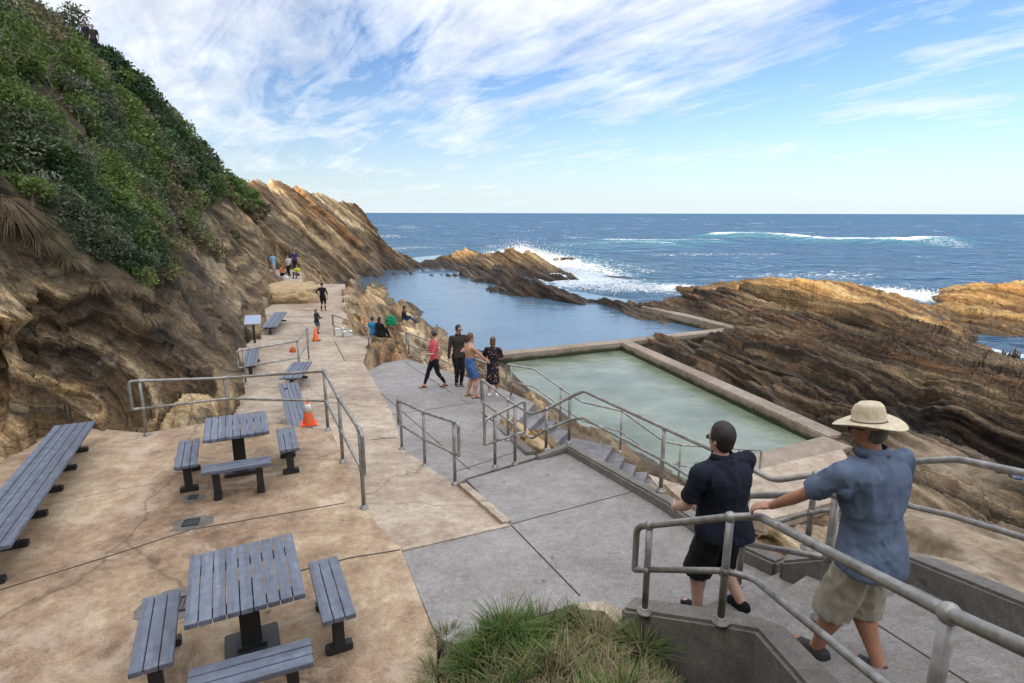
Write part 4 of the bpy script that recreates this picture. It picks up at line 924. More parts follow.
# vegetated slope
CREST = {(35, 28), (62, 42), (88, 56), (120, 62), (150, 92), (180, 122), (196, 140), (205, 160), (0, 5)}
for px, py, Y, vg in ((0, 232, 10.7, .6), (-150, 200, 9.5, .8), (0, 170, 12, 1), (60, 215, 13.6, 1), (30, 120, 15.5, 1), (100, 245, 14.6, 1), (60, 140, 18, 1), (130, 250, 17.0, 1), (120, 190, 21, 1), (0, 60, 16.5, 1), (90, 100, 26, 1), (150, 140, 32, 1), (160, 190, 30, 1),
                      (35, 28, 25, 1), (0, 5, 21, .7), (62, 42, 31, 1), (88, 56, 37, 1), (120, 62, 39, 1), (150, 92, 42.5, 1), (180, 122, 46, 1), (196, 140, 48, 1), (205, 160, 49, .8), (214, 176, 51, .6), (190, 180, 40, 1), (205, 205, 40, .9), (235, 186, 57, .8), (-200, 60, 13, 1), (-150, -40, 17, 1)):
    ty(px, py+(7 if (px, py) in CREST else 0), Y, tan=.4, veg=vg)
ty(20, 6, 24.5, tan=1, veg=.1); ty(10, -8, 25, tan=.9, veg=.3)
# headland
for px, py, Y, tn, vg in ((246, 180, 62, .8, .1), (262, 181, 64, .9, 0), (290, 181, 67, .95, 0), (318, 191, 69, .9, 0), (332, 196, 71, .8, 0), (346, 194, 73, .95, 0), (362, 203, 75, .9, 0), (378, 222, 77.5, .8, 0), (390, 240, 79, .7, 0), (397, 254, 80, .6, 0),
                          (240, 205, 50, .9, .2), (262, 215, 53, .4, .5), (250, 195, 56, .4, .9), (280, 215, 57, .9, 0), (300, 225, 60, .9, 0), (330, 235, 64, .75, 0), (350, 225, 69, .8, 0), (370, 250, 72, .5, 0), (385, 262, 76, .4, 0),
                          (265, 245, 46, .7, 0), (290, 250, 52, .5, 0), (320, 262, 57, .35, 0), (350, 262, 63, .4, 0), (335, 275, 54, .5, 0), (300, 262, 52.5, .5, 0), (262, 262, 44, .7, 0)):
    ty(px, py, Y, tan=tn, veg=vg)
tp(400, 264, 6.95, tan=.3, wet=.6); tp(388, 274, 6.95, tan=.2, wet=1); tp(362, 279, 6.95, tan=.2, wet=1); tp(345, 283, 6.85, tan=.3, wet=.8)
tp(378, 268, 6.3, tan=.3); tp(355, 272, 6.2, tan=.4)
# picnic ledge, sandstone hump and walkway side
LEDGE = Q((262, 269, 5.0), (300, 269, 5.0), (303, 281.5, 5.0), (269, 282, 5.0)); slab('ledge', LEDGE, 'path', 1.0)
tp(246, 286, 5.2, tan=.9); tp(306, 284, 5.9, tan=.6); tp(315, 281, 6.1, tan=.5)
# rocks between the path and blue pool
for px, py, h, tn in ((349, 287, 6.1, .95), (368, 290, 6.3, .95), (385, 297, 6.3, 1), (358, 300, 5.55, 1), (375, 303, 5.5, 1), (392, 308, 5.75, 1), (355, 318, 5.5, 1), (372, 325, 5.3, 1), (388, 328, 5.55, 1), (404, 323, 5.9, 1), (415, 322, 6.1, 1), (400, 338, 5.3, .9), (420, 338, 5.6, .9), (437, 338, 6.1, .8), (375, 345, 5.25, .9), (390, 352, 5.1, .9), (450, 352, 5.8, .7), (430, 358, 5.2, .7), (470, 372, 5.2, .7), (485, 368, 5.9, .7), (505, 385, 5.15, .6), (378, 358, 5.12, .9)):
    tp(px, py, h, tan=tn, lich=.4)
for px, py in ((352, 282), (372, 284), (390, 291), (408, 305), (424, 318), (444, 331), (470, 345), (488, 354)): tp(px, py, 7.0, tan=.5, wet=.7)
for px, py in ((380, 281), (400, 291), (420, 305), (440, 318), (470, 335)): tp(px, py, 8.0, wet=1)
# left edge of shallow pool
for px, py in ((512, 372), (530, 388), (548, 400), (568, 415), (590, 432), (625, 448), (655, 464), (690, 480), (745, 472)): tp(px, py, 6.9, tan=.7, wet=.3, smooth=.4)
for px, py, h in ((508, 380, 5.6), (536, 399, 5.6), (556, 412, 5.9)): tp(px, py, h, tan=.8)
tp(498, 362, 6.6, tan=.5); tp(520, 432, 4.8, tan=1); tp(508, 428, 4.85, tan=1); tp(540, 450, 4.72, tan=1)
GP = [P(505, 355, 6.9), P(632, 342, 6.9), P(836, 440, 6.9), P(750, 475, 6.9), P(690, 484, 6.9), P(655, 468, 6.9), P(590, 436, 6.9), P(548, 404, 6.9), P(512, 376, 6.9)]
for px, py in ((540, 366), (625, 352), (700, 385), (780, 430), (740, 455), (660, 440), (600, 410), (570, 380)): tp(px, py, 8.3, tan=.5, smooth=.6)
# deep water of the blue pool
for px, py in ((420, 272), (455, 278), (480, 288), (520, 300), (580, 312), (620, 318), (680, 326), (690, 323), (716, 327), (668, 316), (560, 330), (480, 320), (430, 300), (520, 340)): tp(px, py, 8.6, wet=1)
# outer ridge of the blue pool
for px, py in ((404, 263), (430, 262.5), (452, 265), (470, 271), (482, 277), (510, 286), (535, 291), (565, 293), (590, 300), (612, 304), (634, 304), (645, 309)): tp(px, py, 6.95, tan=.2, wet=.6)
for px, py, Y, g, tn in ((410, 251, 85, .5, .6), (428, 254, 82, .1, .3), (440, 251, 82, .3, .5), (458, 246, 81, .8, .9), (470, 249, 79, .7, .8), (485, 254, 76, .1, .3), (497, 246, 75, 1, 1), (512, 242, 74, 1, 1), (528, 248, 73, 1, 1), (536, 254, 71, .7, .7), (505, 256, 70, .6, .6),
                      (440, 260, 76, 0, 0), (470, 265, 72, 0, 0), (500, 268, 66, 0, 0), (530, 266, 66, 0, .1)):
    ty(px, py+3, Y, tan=tn, gold=g, wet=.25 if g < .3 else 0)
for px, py, h in ((480, 268, 6.2), (500, 275, 6.2), (515, 279, 6.1), (535, 283, 6.0), (555, 286, 6.1), (575, 289, 6.1), (590, 292, 6.2), (605, 295, 6.2), (620, 298, 6.2), (635, 300, 6.1), (650, 301, 6.0), (665, 303, 6.0)): tp(px, py, h, tan=.05, wet=.3)
for px, py in ((400, 250), (455, 238), (520, 236), (545, 252), (552, 261), (548, 271), (575, 279), (610, 286), (640, 291), (668, 291), (700, 283), (760, 279), (830, 281), (875, 296), (930, 305), (945, 312)): tp(px, py-1, 7.45, wet=.7)
# shelf of rock on the right
for px, py, h, g, tn in ((668, 300, 6.2, 0, .1), (700, 288, 5.5, 0, .05), (690, 305, 6.1, 0, .05), (740, 287, 5.1, 0, .3), (760, 282, 4.95, .9, .8), (800, 283, 4.8, 1, .9), (830, 287, 5.0, .9, .8), (850, 296, 5.4, .4, .4), (780, 293, 5.3, .8, .7), (820, 298, 5.5, .3, .3), (865, 300, 5.8, .3, .3),
                       (720, 305, 5.9, 0, 0), (760, 310, 5.75, 0, 0), (722, 314, 6.2, 0, .1), (765, 325, 6.1, 0, .1), (800, 312, 5.6, 0, .1), (860, 313, 5.6, .8, .6), (830, 310, 5.6, .7, .4), (900, 312, 5.9, .1, .2), (935, 319, 6.2, .8, .5), (950, 325, 6.6, .2, .2), (900, 330, 5.9, 0, .2),
                       (760, 335, 6.0, 0, .3), (700, 340, 6.4, 0, .25), (660, 342, 6.7, 0, .3), (740, 352, 6.2, 0, .15), (800, 345, 5.5, 0, .3), (850, 345, 5.7, 0, .2), (900, 352, 6.0, 0, .15), (800, 370, 5.9, 0, .15), (860, 372, 5.7, 0, .3), (740, 372, 6.5, 0, .2), (780, 392, 6.5, 0, .15),
                       (930, 375, 5.9, 0, .15), (980, 365, 6.3, 0, .2), (1010, 375, 6.2, 0, .2), (1080, 390, 6.1, 0, .2), (900, 398, 5.8, 0, .15), (960, 405, 5.7, 0, .2), (1020, 415, 5.8, 0, .2), (840, 405, 6.2, 0, .1), (880, 425, 6.3, 0, .1), (940, 435, 6.3, 0, .1), (1010, 450, 6.4, 0, .1), (840, 425, 6.6, 0, .2),
                       (900, 345, 6.0, 0, .2), (690, 360, 6.85, 0, .2), (740, 385, 6.9, 0, .2), (1150, 450, 6.2, 0, .2), (1300, 500, 6, 0, .2)):
    tp(px, py, h, tan=tn, gold=g)
for px, py in ((890, 345), (960, 333), (985, 345), (1024, 350), (1100, 352), (940, 336), (1024, 362)): tp(px, py, 7.4, wet=.9)
for px, py in ((1010, 325), (1060, 325), (1200, 350), (960, 318), (1400, 400)): tp(px, py, 7.5, wet=.9)
for px, py in ((895, 437), (930, 453), (965, 466), (1000, 478), (1030, 488), (1080, 505)): tp(px, py, 7.35, wet=1)
for px, py, h, tn in ((860, 455, 6.5, .1), (890, 470, 6.3, .1), (930, 490, 6.2, .1), (980, 505, 6.1, .15), (1030, 520, 6.0, .15), (900, 485, 6.15, .1), (1100, 560, 5.8, .2)): tp(px, py, h, tan=tn)
for px, py, h, s_ in ((930, 500, 6.0, .3), (900, 510, 5.6, .8), (960, 520, 5.4, .7), (1020, 545, 5.2, .6), (930, 530, 5.0, 1), (980, 560, 4.5, 1), (1030, 590, 4.2, .8), (880, 520, 5.3, 1), (860, 500, 6.1, .7), (850, 470, 6.35, .6), (1100, 640, 3.9, .7)): tp(px, py, h, tan=.7, smooth=s_, lich=.2)
tw(3.75, 4.9, 3.6, tan=.9, smooth=.8); tw(3.75, 3.3, 3.2, tan=.9, smooth=.8); tw(3.7, 1.5, 2.7, tan=.9, smooth=.6); tw(3.7, 0, 2.3, tan=.9, smooth=.5)
tp(752, 541, 4.1, tan=1); tp(775, 525, 4.6, tan=1); tp(790, 524, 5.2, tan=.8, smooth=.6)
# bank in front of and under the camera
for a in ((-.62, 4.45, 3.95), (-.3, 4.5, 3.78), (.1, 4.68, 3.76), (.6, 4.72, 3.74), (.95, 4.62, 3.72), (.55, 4.3, 3.72), (1.2, 4.3, 3.68), (-.55, 3.9, 3.8), (0, 3.9, 3.6), (.7, 3.8, 3.5), (1.5, 3.7, 3.5), (-.6, 3.2, 3.9), (0, 3.0, 3.2), (.8, 2.8, 2.8), (1.4, 2.6, 2.8), (-.3, 1.6, 2.4), (.8, 1.2, 2.1), (1.4, 1.2, 2.2), (0, 0, 1.75), (1.3, 0, 1.8), (-1.4, 1.6, 3.0), (-2.5, 2.2, 3.7), (-4, 1.8, 3.5), (-3, .4, 2.4), (-6, 1.5, 3.6)): tw(*a, tan=.4, veg=.6)
# land behind the camera
for x, y, h in ((-10, 4, -1), (-9, 0, -1.5), (-6, -3, 0), (-2, -4, .8), (3, -3, 1.3), (8, -2, 2.5), (12, 0, 4.5), (18, 0, 6.4), (26, 2, 7.5), (-14, 6, -6.5), (-14, -2, -9), (-8, -10, -12), (2, -12, -12.5), (12, -13, -11), (22, -14, -6), (32, -16, 2), (-18, 12, -8.5), (-17, 18, -8)): tw(x, y, h, tan=.6, veg=.8)
for x, y, h in ((-24, 16, -13), (-28, 24, -14), (-32, 36, -13), (-33, 45, -10), (-36, 55, -5), (-38, 68, -3), (-34, 80, 7.6), (-24, 90, 8), (-60, 60, 8), (-60, 40, -14), (-60, 0, -18), (-22, -2, -16), (-25, -20, -18), (0, -30, -18), (20, -30, -16), (35, -30, -6), (60, -30, 8), (-60, -60, -14), (20, -60, -13), (60, -60, 8)): tw(x, y, h, tan=.6, veg=.9)
for x, y in ((-110, -110), (110, -110), (150, 30), (150, 140), (-110, 140), (0, 140), (-60, 100), (60, 100), (80, 30), (45, 8), (60, 60), (-5, 105), (30, 75)): tw(x, y, 10)
# big sunlit rock at the right edge
for px, py, h in ((952, 292, 6.2), (970, 290, 5.8), (1000, 288, 5.5), (1040, 287, 5.3), (1100, 290, 5.4), (960, 303, 6.3), (1000, 306, 6.1), (1024, 312, 6.2), (1070, 308, 6.0), (985, 297, 5.75), (1160, 305, 6)): tp(px, py, h, tan=.9, gold=.9)
for px, py in ((944, 296), (958, 312), (990, 317), (1030, 322), (1030, 279), (980, 281), (1110, 282), (1200, 300)): tp(px, py, 7.5, wet=.5)

pts = [Vector((p.x, p.y)) for p, *_ in TIN]
vco, ved, vfa, ov, oe, of = delaunay_2d_cdt(pts, [], [], 0, 1e-5)
A = np.array([[p.z-CZ]+list(a) for p, *a in TIN])
vz = np.array([A[o[0]] if len(o) else A[0] for o in ov])
tri = np.array(vfa); XY = np.array([q[:] for q in vco])
bvh = BVHTree.FromPolygons([(q[0], q[1], 0) for q in XY], [tuple(f) for f in vfa])
def tin_eval(x, y):
    out = np.zeros((len(x), A.shape[1])); idx = np.full(len(x), -1)
    dn = Vector((0, 0, -1))
    for i in range(len(x)):
        r = bvh.ray_cast(Vector((x[i], y[i], 1)), dn)
        if r[2] is not None: idx[i] = r[2]
    ok = idx >= 0; t = tri[idx[ok]]; a, b, c = XY[t[:, 0]], XY[t[:, 1]], XY[t[:, 2]]; p = np.c_[x[ok], y[ok]]
    d = (b[:, 1]-c[:, 1])*(a[:, 0]-c[:, 0])+(c[:, 0]-b[:, 0])*(a[:, 1]-c[:, 1])
    u = ((b[:, 1]-c[:, 1])*(p[:, 0]-c[:, 0])+(c[:, 0]-b[:, 0])*(p[:, 1]-c[:, 1]))/d
    v = ((c[:, 1]-a[:, 1])*(p[:, 0]-c[:, 0])+(a[:, 0]-c[:, 0])*(p[:, 1]-c[:, 1]))/d
    out[ok] = vz[t[:, 0]]*u[:, None]+vz[t[:, 1]]*v[:, None]+vz[t[:, 2]]*(1-u-v)[:, None]
    out[~ok, 0] = -10; return out
az = np.concatenate([np.arange(-180, -50, 3.), np.arange(-50, 50, .17), np.arange(50, 180, 3.)]); az = np.radians(az)
rr = [.6]
while rr[-1] < 150:
    r_ = rr[-1]; rr.append(r_*(1.03 if r_ < 3.5 else 1.0085 if r_ < 100 else 1.04))
rr = np.array(rr)
NA, NR = len(az), len(rr)
AZ, RR = np.meshgrid(az, rr); X = (RR*np.sin(AZ)).ravel(); Y = (RR*np.cos(AZ)).ravel()
D = tin_eval(X, Y)
# soften the triangle creases
G = D.reshape(NR, NA, -1)
for it in range(5):
    g = G.copy(); g[1:-1, 1:-1] = (G[1:-1, 1:-1]*2+G[:-2, 1:-1]+G[2:, 1:-1]+G[1:-1, :-2]+G[1:-1, 2:])/6; G = g
D = G.reshape(NR*NA, -1)
Z = D[:, 0]+CZ; a_tan, a_veg, a_sun_gold, a_lich, a_sm, a_wet = [np.clip(D[:, k], 0, 1) for k in range(1, 7)]
G = D.reshape(NR, NA, -1)
# finer rows where the ground stands steep to the eye
az2 = np.radians(np.concatenate([np.arange(-180, -50, 3.), np.arange(-50, 48, .135), np.arange(48, 180, 3.)])); NR2 = 1000
Ga = np.empty((NR, len(az2), G.shape[2]))
for k in range(G.shape[2]):
    for r_i in range(NR): Ga[r_i, :, k] = np.interp(az2, az, G[r_i, :, k])
el = np.arctan2(Ga[:, :, 0], rr[:, None]); de = np.abs(np.diff(el, axis=0)); dl = np.diff(np.log(rr))[:, None]
wgt = np.clip(de, 0, .03)+.30*dl*np.where(rr[1:, None] < 3, .25, np.where(rr[1:, None] > 95, .3, 1)); ker = np.ones(41)/41
wgt = np.apply_along_axis(lambda q: np.convolve(np.pad(q, 20, mode='edge'), ker, 'valid'), 1, wgt)
cum = np.vstack([np.zeros(len(az2)), np.cumsum(wgt, 0)]); cum /= cum[-1]
lr_ = np.log(rr); tt = np.linspace(0, 1, NR2); G2 = np.empty((NR2, len(az2), G.shape[2])); R2 = np.empty((NR2, len(az2)))
for j in range(len(az2)):
    l = np.interp(tt, cum[:, j], lr_); R2[:, j] = np.exp(l)
    for k in range(G.shape[2]): G2[:, j, k] = np.interp(l, lr_, Ga[:, j, k])
az = az2; NA = len(az2); NR = NR2; RR = R2; AZ = np.tile(az, (NR, 1)); X = (RR*np.sin(AZ)).ravel(); Y = (RR*np.cos(AZ)).ravel(); D = G2.reshape(NR*NA, -1)
Z = D[:, 0]+CZ; a_tan, a_veg, a_sun_gold, a_lich, a_sm, a_wet = [np.clip(D[:, k], 0, 1) for k in range(1, 7)]
def inpoly(x, y, poly):
    ins = np.zeros(len(x), bool); n = len(poly); dist = np.full(len(x), 1e9)
    for i in range(n):
        (x1, y1), (x2, y2) = poly[i], poly[(i+1) % n]
        c = ((y1 > y) != (y2 > y)) & (x < (x2-x1)*(y-y1)/((y2-y1) or 1e-9)+x1); ins ^= c
        t = np.clip(((x-x1)*(x2-x1)+(y-y1)*(y2-y1))/((x2-x1)**2+(y2-y1)**2+1e-9), 0, 1); dist = np.minimum(dist, np.hypot(x-x1-t*(x2-x1), y-y1-t*(y2-y1)))
    return ins, dist
flat = np.zeros(len(X))
for poly, _ in FLAT:
    ins, d = inpoly(X, Y, poly); flat = np.maximum(flat, np.where(ins, 1, 1-np.clip(d/.35, 0, 1)))
gpi, gpd = inpoly(X, Y, [(p.x, p.y) for p in GP])
flat = np.maximum(flat, np.where(gpi, .8, 0))
Pn = np.c_[X, Y, Z]
s0 = Pn@BN; wrp = fbm(Pn*.22, 4, 21)
sc = np.clip(RR.ravel()/25, .5, 2.2)
E1 = np.array([-math.sin(STR), math.cos(STR), 0]); E2 = np.cross(BN, E1); ca = Pn@E1; cb_ = Pn@E2
def layer(freq, seed, blk=.35):
    q = s0*freq+wrp*1.1*freq**.6+(fbm(Pn*.9, 3, seed+5)-.5)*.5
    k = np.floor(q); t = q-k; ki = k.astype(np.int64); z = np.zeros_like(ki)
    def hh(kk):
        off = _h(kk, z, z, seed)*9; jw = (fbm(Pn*.7, 2, seed+9)-.5)*1.2
        A1 = np.floor((ca*blk*.5+off+jw)*freq**.5).astype(np.int64); A2 = np.floor((cb_*blk+off*1.7+jw)*freq**.5).astype(np.int64)
        return .72*_h(kk, z, z, seed+1)+.28*_h(kk, A1, A2, seed+2)
    w_ = sm(t, .80, 1.0); return hh(ki)*(1-w_)+hh(ki+1)*w_+.45*(.5-t)*(1-w_)-.5
L1 = layer(.75, 31); L2_ = layer(2.1, 41); L3 = layer(6.0, 51); L4 = layer(15.0, 55)
patch = fbm(Pn*.35, 4, 61)
amp = (1-flat)*(1-.9*a_sm)
low = fbm(Pn*.45, 5, 71)-.5
far = sm(RR.ravel(), 20, 70)
disp = L1*1.25*(.5+patch)+L2_*.62*(.5+patch)+(L3*.24+L4*.09)*(1-.75*sm(RR.ravel(), 16, 26))+low*.7
disp = disp*(.85+.1*far)
fine = (fbm(Pn*3.5, 5, 91, .6)-.5)*.34
land = .2+.8*sm(Z, -1.2, .1)
dsp = (disp+fine)*amp*(1-.55*a_veg)*land*.8
# displacement direction: up on the flat shelf, outwards on steep faces
Zg = Z.reshape(NR, NA); Xg = X.reshape(NR, NA); Yg = Y.reshape(NR, NA)
ex = np.stack([np.gradient(Xg, axis=0), np.gradient(Yg, axis=0), np.gradient(Zg, axis=0)], -1); ey = np.stack([np.gradient(Xg, axis=1), np.gradient(Yg, axis=1), np.gradient(Zg, axis=1)], -1)
N = np.cross(ey, ex).reshape(-1, 3); N /= np.linalg.norm(N, axis=1)[:, None]+1e-9; N[N[:, 2] < 0] *= -1
dsp = np.where(Z < -.08, np.minimum(dsp, 0), dsp)
Ns = N.reshape(NR, NA, 3)
for _ in range(6): Ns[1:-1, 1:-1] = (Ns[:-2, 1:-1]+Ns[2:, 1:-1]+Ns[1:-1, :-2]+Ns[1:-1, 2:]+Ns[1:-1, 1:-1])/5
N = Ns.reshape(-1, 3); N /= np.linalg.norm(N, axis=1)[:, None]+1e-9
Pd = Pn+N*dsp[:, None]
keep = flat > .3
# stay under concrete
for poly, pts3 in FLAT:
    ins, d = inpoly(Pd[:, 0], Pd[:, 1], poly); m = ins & (d > .30*np.clip(fbm(Pd*1.3, 3, 17)*2.6-.85, 0, 1)) | (d < .0)
    if m.any():
        c = np.array([p[:] for p in pts3]); 
        # height of the slab by its fan triangulation
        bm = BM(); vs = [bm.verts.new(p) for p in pts3]; bm.faces.new(vs); bmesh.ops.triangulate(bm, faces=bm.faces[:]); tb = BVHTree.FromBMesh(bm); bm.free()
        for i in np.nonzero(m)[0]:
            h = tb.ray_cast(Vector((Pd[i, 0], Pd[i, 1], 60)), Vector((0, 0, -1)))
            if h[0] is not None and Pd[i, 2] > h[0].z-.12: Pd[i, 2] = h[0].z-.12
wet = np.clip(np.maximum(a_wet, 1-np.clip((Pd[:, 2]-.15)/.9, 0, 1)), 0, 1)
i = (np.arange(NR-1)[:, None]*NA+np.arange(NA-1)[None, :]).ravel()
faces = np.c_[i, i+1, i+NA+1, i+NA]
wrapf = np.arange(NR-1)*NA
faces = np.r_[faces, np.c_[wrapf+NA-1, wrapf, wrapf+NA, wrapf+2*NA-1]]
terr = np_mesh('hillside', Pd, faces[:, ::-1], M['rock'], smooth=True, attrs=dict(tan=a_tan, veg=a_veg, gold=a_sun_gold, lichen=a_lich, smooth=a_sm, wet=wet*.85, bed_shade=np.clip(.48+L2_*.75+L3*.55+L4*.4+L1*.3, 0, 1)))
tag(terr, kind='structure')

# sandstone hump and blocks beside the walkway
boulder(P(275, 296, 5.6), (3.2, 2.6, .95), 'big smooth sandstone hump below the far picnic ledge', 'sand', 3, 'sandstone_hump')
boulder(P(256, 276, 5.1), (1.1, .9, .65), 'square pale sandstone block at the left of the far ledge', 'sand', 5)
boulder(P(259, 303, 5.35), (.42, .38, .40), 'round white-grey stone above the farthest bench', 'white_stone' if 'white_stone' in M else 'wall', 6, strata=0)
boulder(P(296, 300, 5.7), (.95, .7, .45), 'pale lichen-spotted rock heap at the foot of the sandstone hump', 'wall', 8)
boulder(P(310, 285, 5.9), (.45, .35, .3), 'small tan stone at the corner of the far ledge', 'sand', 9)
boulder(P(515, 429, 4.85), (.62, .16, .16), 'ochre sandstone edging rock between the rails above the stairs', 'sand', 10, rz=R(-62), strata=.15)
boulder(P(538, 447, 4.62), (.40, .15, .15), 'ochre sandstone edging rock nearest the ramp end kerb', 'sand', 11, rz=R(-62), strata=.15)
boulder(PY(572, 264, 68), (1.6, 1.1, .8), 'small dark rock standing alone in the surf', 'rockd', 12) if 'rockd' in M else boulder(P(566, 263, 7.2), (1.9, 1.2, .8), 'small dark rock standing alone in the surf', 'rock', 12)

# ------------------------------------------------------------------ sea and pools
def polar_sheet(name, r0, r1, step, a0, a1, da, z, mat, disp_fn=None, attr_fn=None):
    a = np.radians(np.arange(a0, a1+da, da)); r = [r0]
    while r[-1] < r1: r.append(r[-1]*step)
    r = np.array(r); A_, R_ = np.meshgrid(a, r); x = (R_*np.sin(A_)).ravel(); y = (R_*np.cos(A_)).ravel(); p = np.c_[x, y, np.full(len(x), z)]
    at = attr_fn(p, R_.ravel()) if attr_fn else {}
    if disp_fn: p[:, 2] += disp_fn(p, R_.ravel())
    n, m = len(r), len(a); i = (np.arange(n-1)[:, None]*m+np.arange(m-1)[None, :]).ravel(); f = np.c_[i, i+m, i+m+1, i+1]
    return np_mesh(name, p, f, mat, smooth=True, attrs=at)
def seg_d(x, y, pl):
    d = np.full(len(x), 1e9)
    for a, b in zip(pl, pl[1:]):
        t = np.clip(((x-a[0])*(b[0]-a[0])+(y-a[1])*(b[1]-a[1]))/((b[0]-a[0])**2+(b[1]-a[1])**2+1e-9), 0, 1); d = np.minimum(d, np.hypot(x-a[0]-t*(b[0]-a[0]), y-a[1]-t*(b[1]-a[1])))
    return d
def sp(*px): return [(P(a, b, 7.2).x, P(a, b, 7.2).y) for a, b in px]
SURF = [(sp((520, 254), (545, 262), (575, 276), (590, 282)), 9, 1.0), (sp((560, 276), (620, 286), (680, 289)), 7, .85), (sp((590, 262), (640, 268)), 5, .55), (sp((860, 291), (900, 295), (940, 303)), 4.5, .9), (sp((640, 285), (670, 290)), 3, .6), (sp((965, 345), (1000, 350), (1040, 356)), 1.6, .8), (sp((940, 335), (960, 338)), 1.0, .6), (sp((880, 432), (940, 458), (1030, 488)), .35, .3)]
WAVES = [(sp((610, 242.5), (660, 242.2), (715, 243)), 7, .8), (sp((718, 238), (770, 238), (830, 242), (900, 245), (940, 243.5)), 8, 1.0), (sp((560, 246), (610, 250)), 6, .5), (sp((630, 247.5), (665, 249)), 7, .75), (sp((1000, 238), (1040, 239)), 8, .3)]
def sea_attr(p, r):
    x, y = p[:, 0], p[:, 1]; f = np.zeros(len(x)); t = np.zeros(len(x)); nz = fbm(np.c_[x*.12, y*.12, x*0], 4, 5)
    for pl, wd, st in SURF: d = seg_d(x, y, pl); f = np.maximum(f, st*np.exp(-(d/(wd*(.5+nz)))**2)*1.02)
    for pl, wd, st in WAVES:
        d = seg_d(x, y, pl); f = np.maximum(f, st*np.exp(-(d/(wd*.55*(.3+1.3*nz)))**2)*.95); t = np.maximum(t, .45*st*np.exp(-(d/(wd*1.0))**2))
    d = seg_d(x, y, SURF[0][0]); t = np.maximum(t, .35*np.exp(-(d/9)**2))
    cap = fbm(np.c_[x*.05, y*.09, x*0], 3, 15); f = np.maximum(f, .58*sm(cap, .62, .74)*(r > 60)*(r < 900))
    return dict(foam=f, teal=t)
def sea_disp(p, r):
    x, y = p[:, 0], p[:, 1]
    k = sm(r, 30, 60)*(1-sm(r, 1500, 4000))
    h = (fbm(np.c_[x*.03+y*.006, y*.07, x*0], 4, 25)-.5)*1.5*k+(fbm(np.c_[x*.22, y*.4, x*0], 4, 35)-.5)*.55*(.4+.6*k)
    for pl, wd, st in WAVES: h += 1.5*st*np.exp(-(seg_d(x, y, pl)/7)**2)
    d = seg_d(x, y, SURF[0][0]); h += .5*np.exp(-(d/5)**2)*fbm(np.c_[x*.6, y*.6, x*0], 3, 45)
    return h
sea = polar_sheet('sea', 8, 30000, 1.0075, -75, 75, .2, .0, M['sea'], sea_disp, sea_attr); tag(sea, kind='structure')
BP = [P(*q) for q in ((348, 280, 6.9), (400, 259, 6.9), (440, 255, 6.9), (500, 268, 6.9), (560, 289, 6.9), (630, 300, 6.9), (648, 306, 6.9), (735, 327, 6.9), (625, 341, 6.9), (497, 354.5, 6.9), (440, 340, 6.9), (400, 315, 6.9), (372, 296, 6.9))]
def sheet(name, poly, z, mat):
    bm = BM(); vs = [bm.verts.new((p.x, p.y, z)) for p in poly]; f = bm.faces.new(vs); bmesh.ops.triangulate(bm, faces=bm.faces[:]); 
    r = bmesh.ops.extrude_face_region(bm, geom=bm.faces[:])
    for v in r['geom']:
        if isinstance(v, bmesh.types.BMVert): v.co.z -= .05
    return tag(fin(name, bm, M[mat]), kind='structure')
sheet('pool_water', BP, CZ-6.9, 'blue'); sheet('shallow_pool_water', GP, CZ-6.9, 'greenw')
pud = Q((918, 487, 5.98), (935, 485, 5.98), (958, 493, 5.98), (972, 500, 5.98), (945, 499, 5.98), (915, 496, 5.98))
# spray
v = []; f = []
for (a, b, hh, n, sp_) in ((521, 256, 2.6, 6500, 3.2), (548, 262, 1.6, 4000, 4), (570, 272, .9, 2600, 4.5), (620, 289, .5, 1600, 4), (905, 296, .6, 2000, 4)):
    c = P(a, b, 7.2)
    for k in range(n):
        e = rng.normal(0, 1, 3); z = abs(e[2])*hh*.45*rng.random(); q = np.array([c.x+e[0]*sp_*.7, c.y+e[1]*sp_*.5, .05+z+.2*math.exp(-(e[0]**2))*hh]); s_ = .02+.06*rng.random()**2*(1 if z < hh*.4 else .5)
        o = len(v)*1; R3 = rng.normal(0, 1, (4, 3))*s_
        v += [q+R3[j] for j in range(4)]; o = len(v)-4; f += [(o, o+1, o+2), (o, o+2, o+3), (o, o+3, o+1), (o+1, o+3, o+2)]
M['foam'] = simple('sea_foam', (.85, .87, .88), .8, var=.05)
tag(np_mesh('sea_spray', v, f, M['foam']), 'white spray thrown up where waves break on the outer rocks', 'spray', kind='stuff')

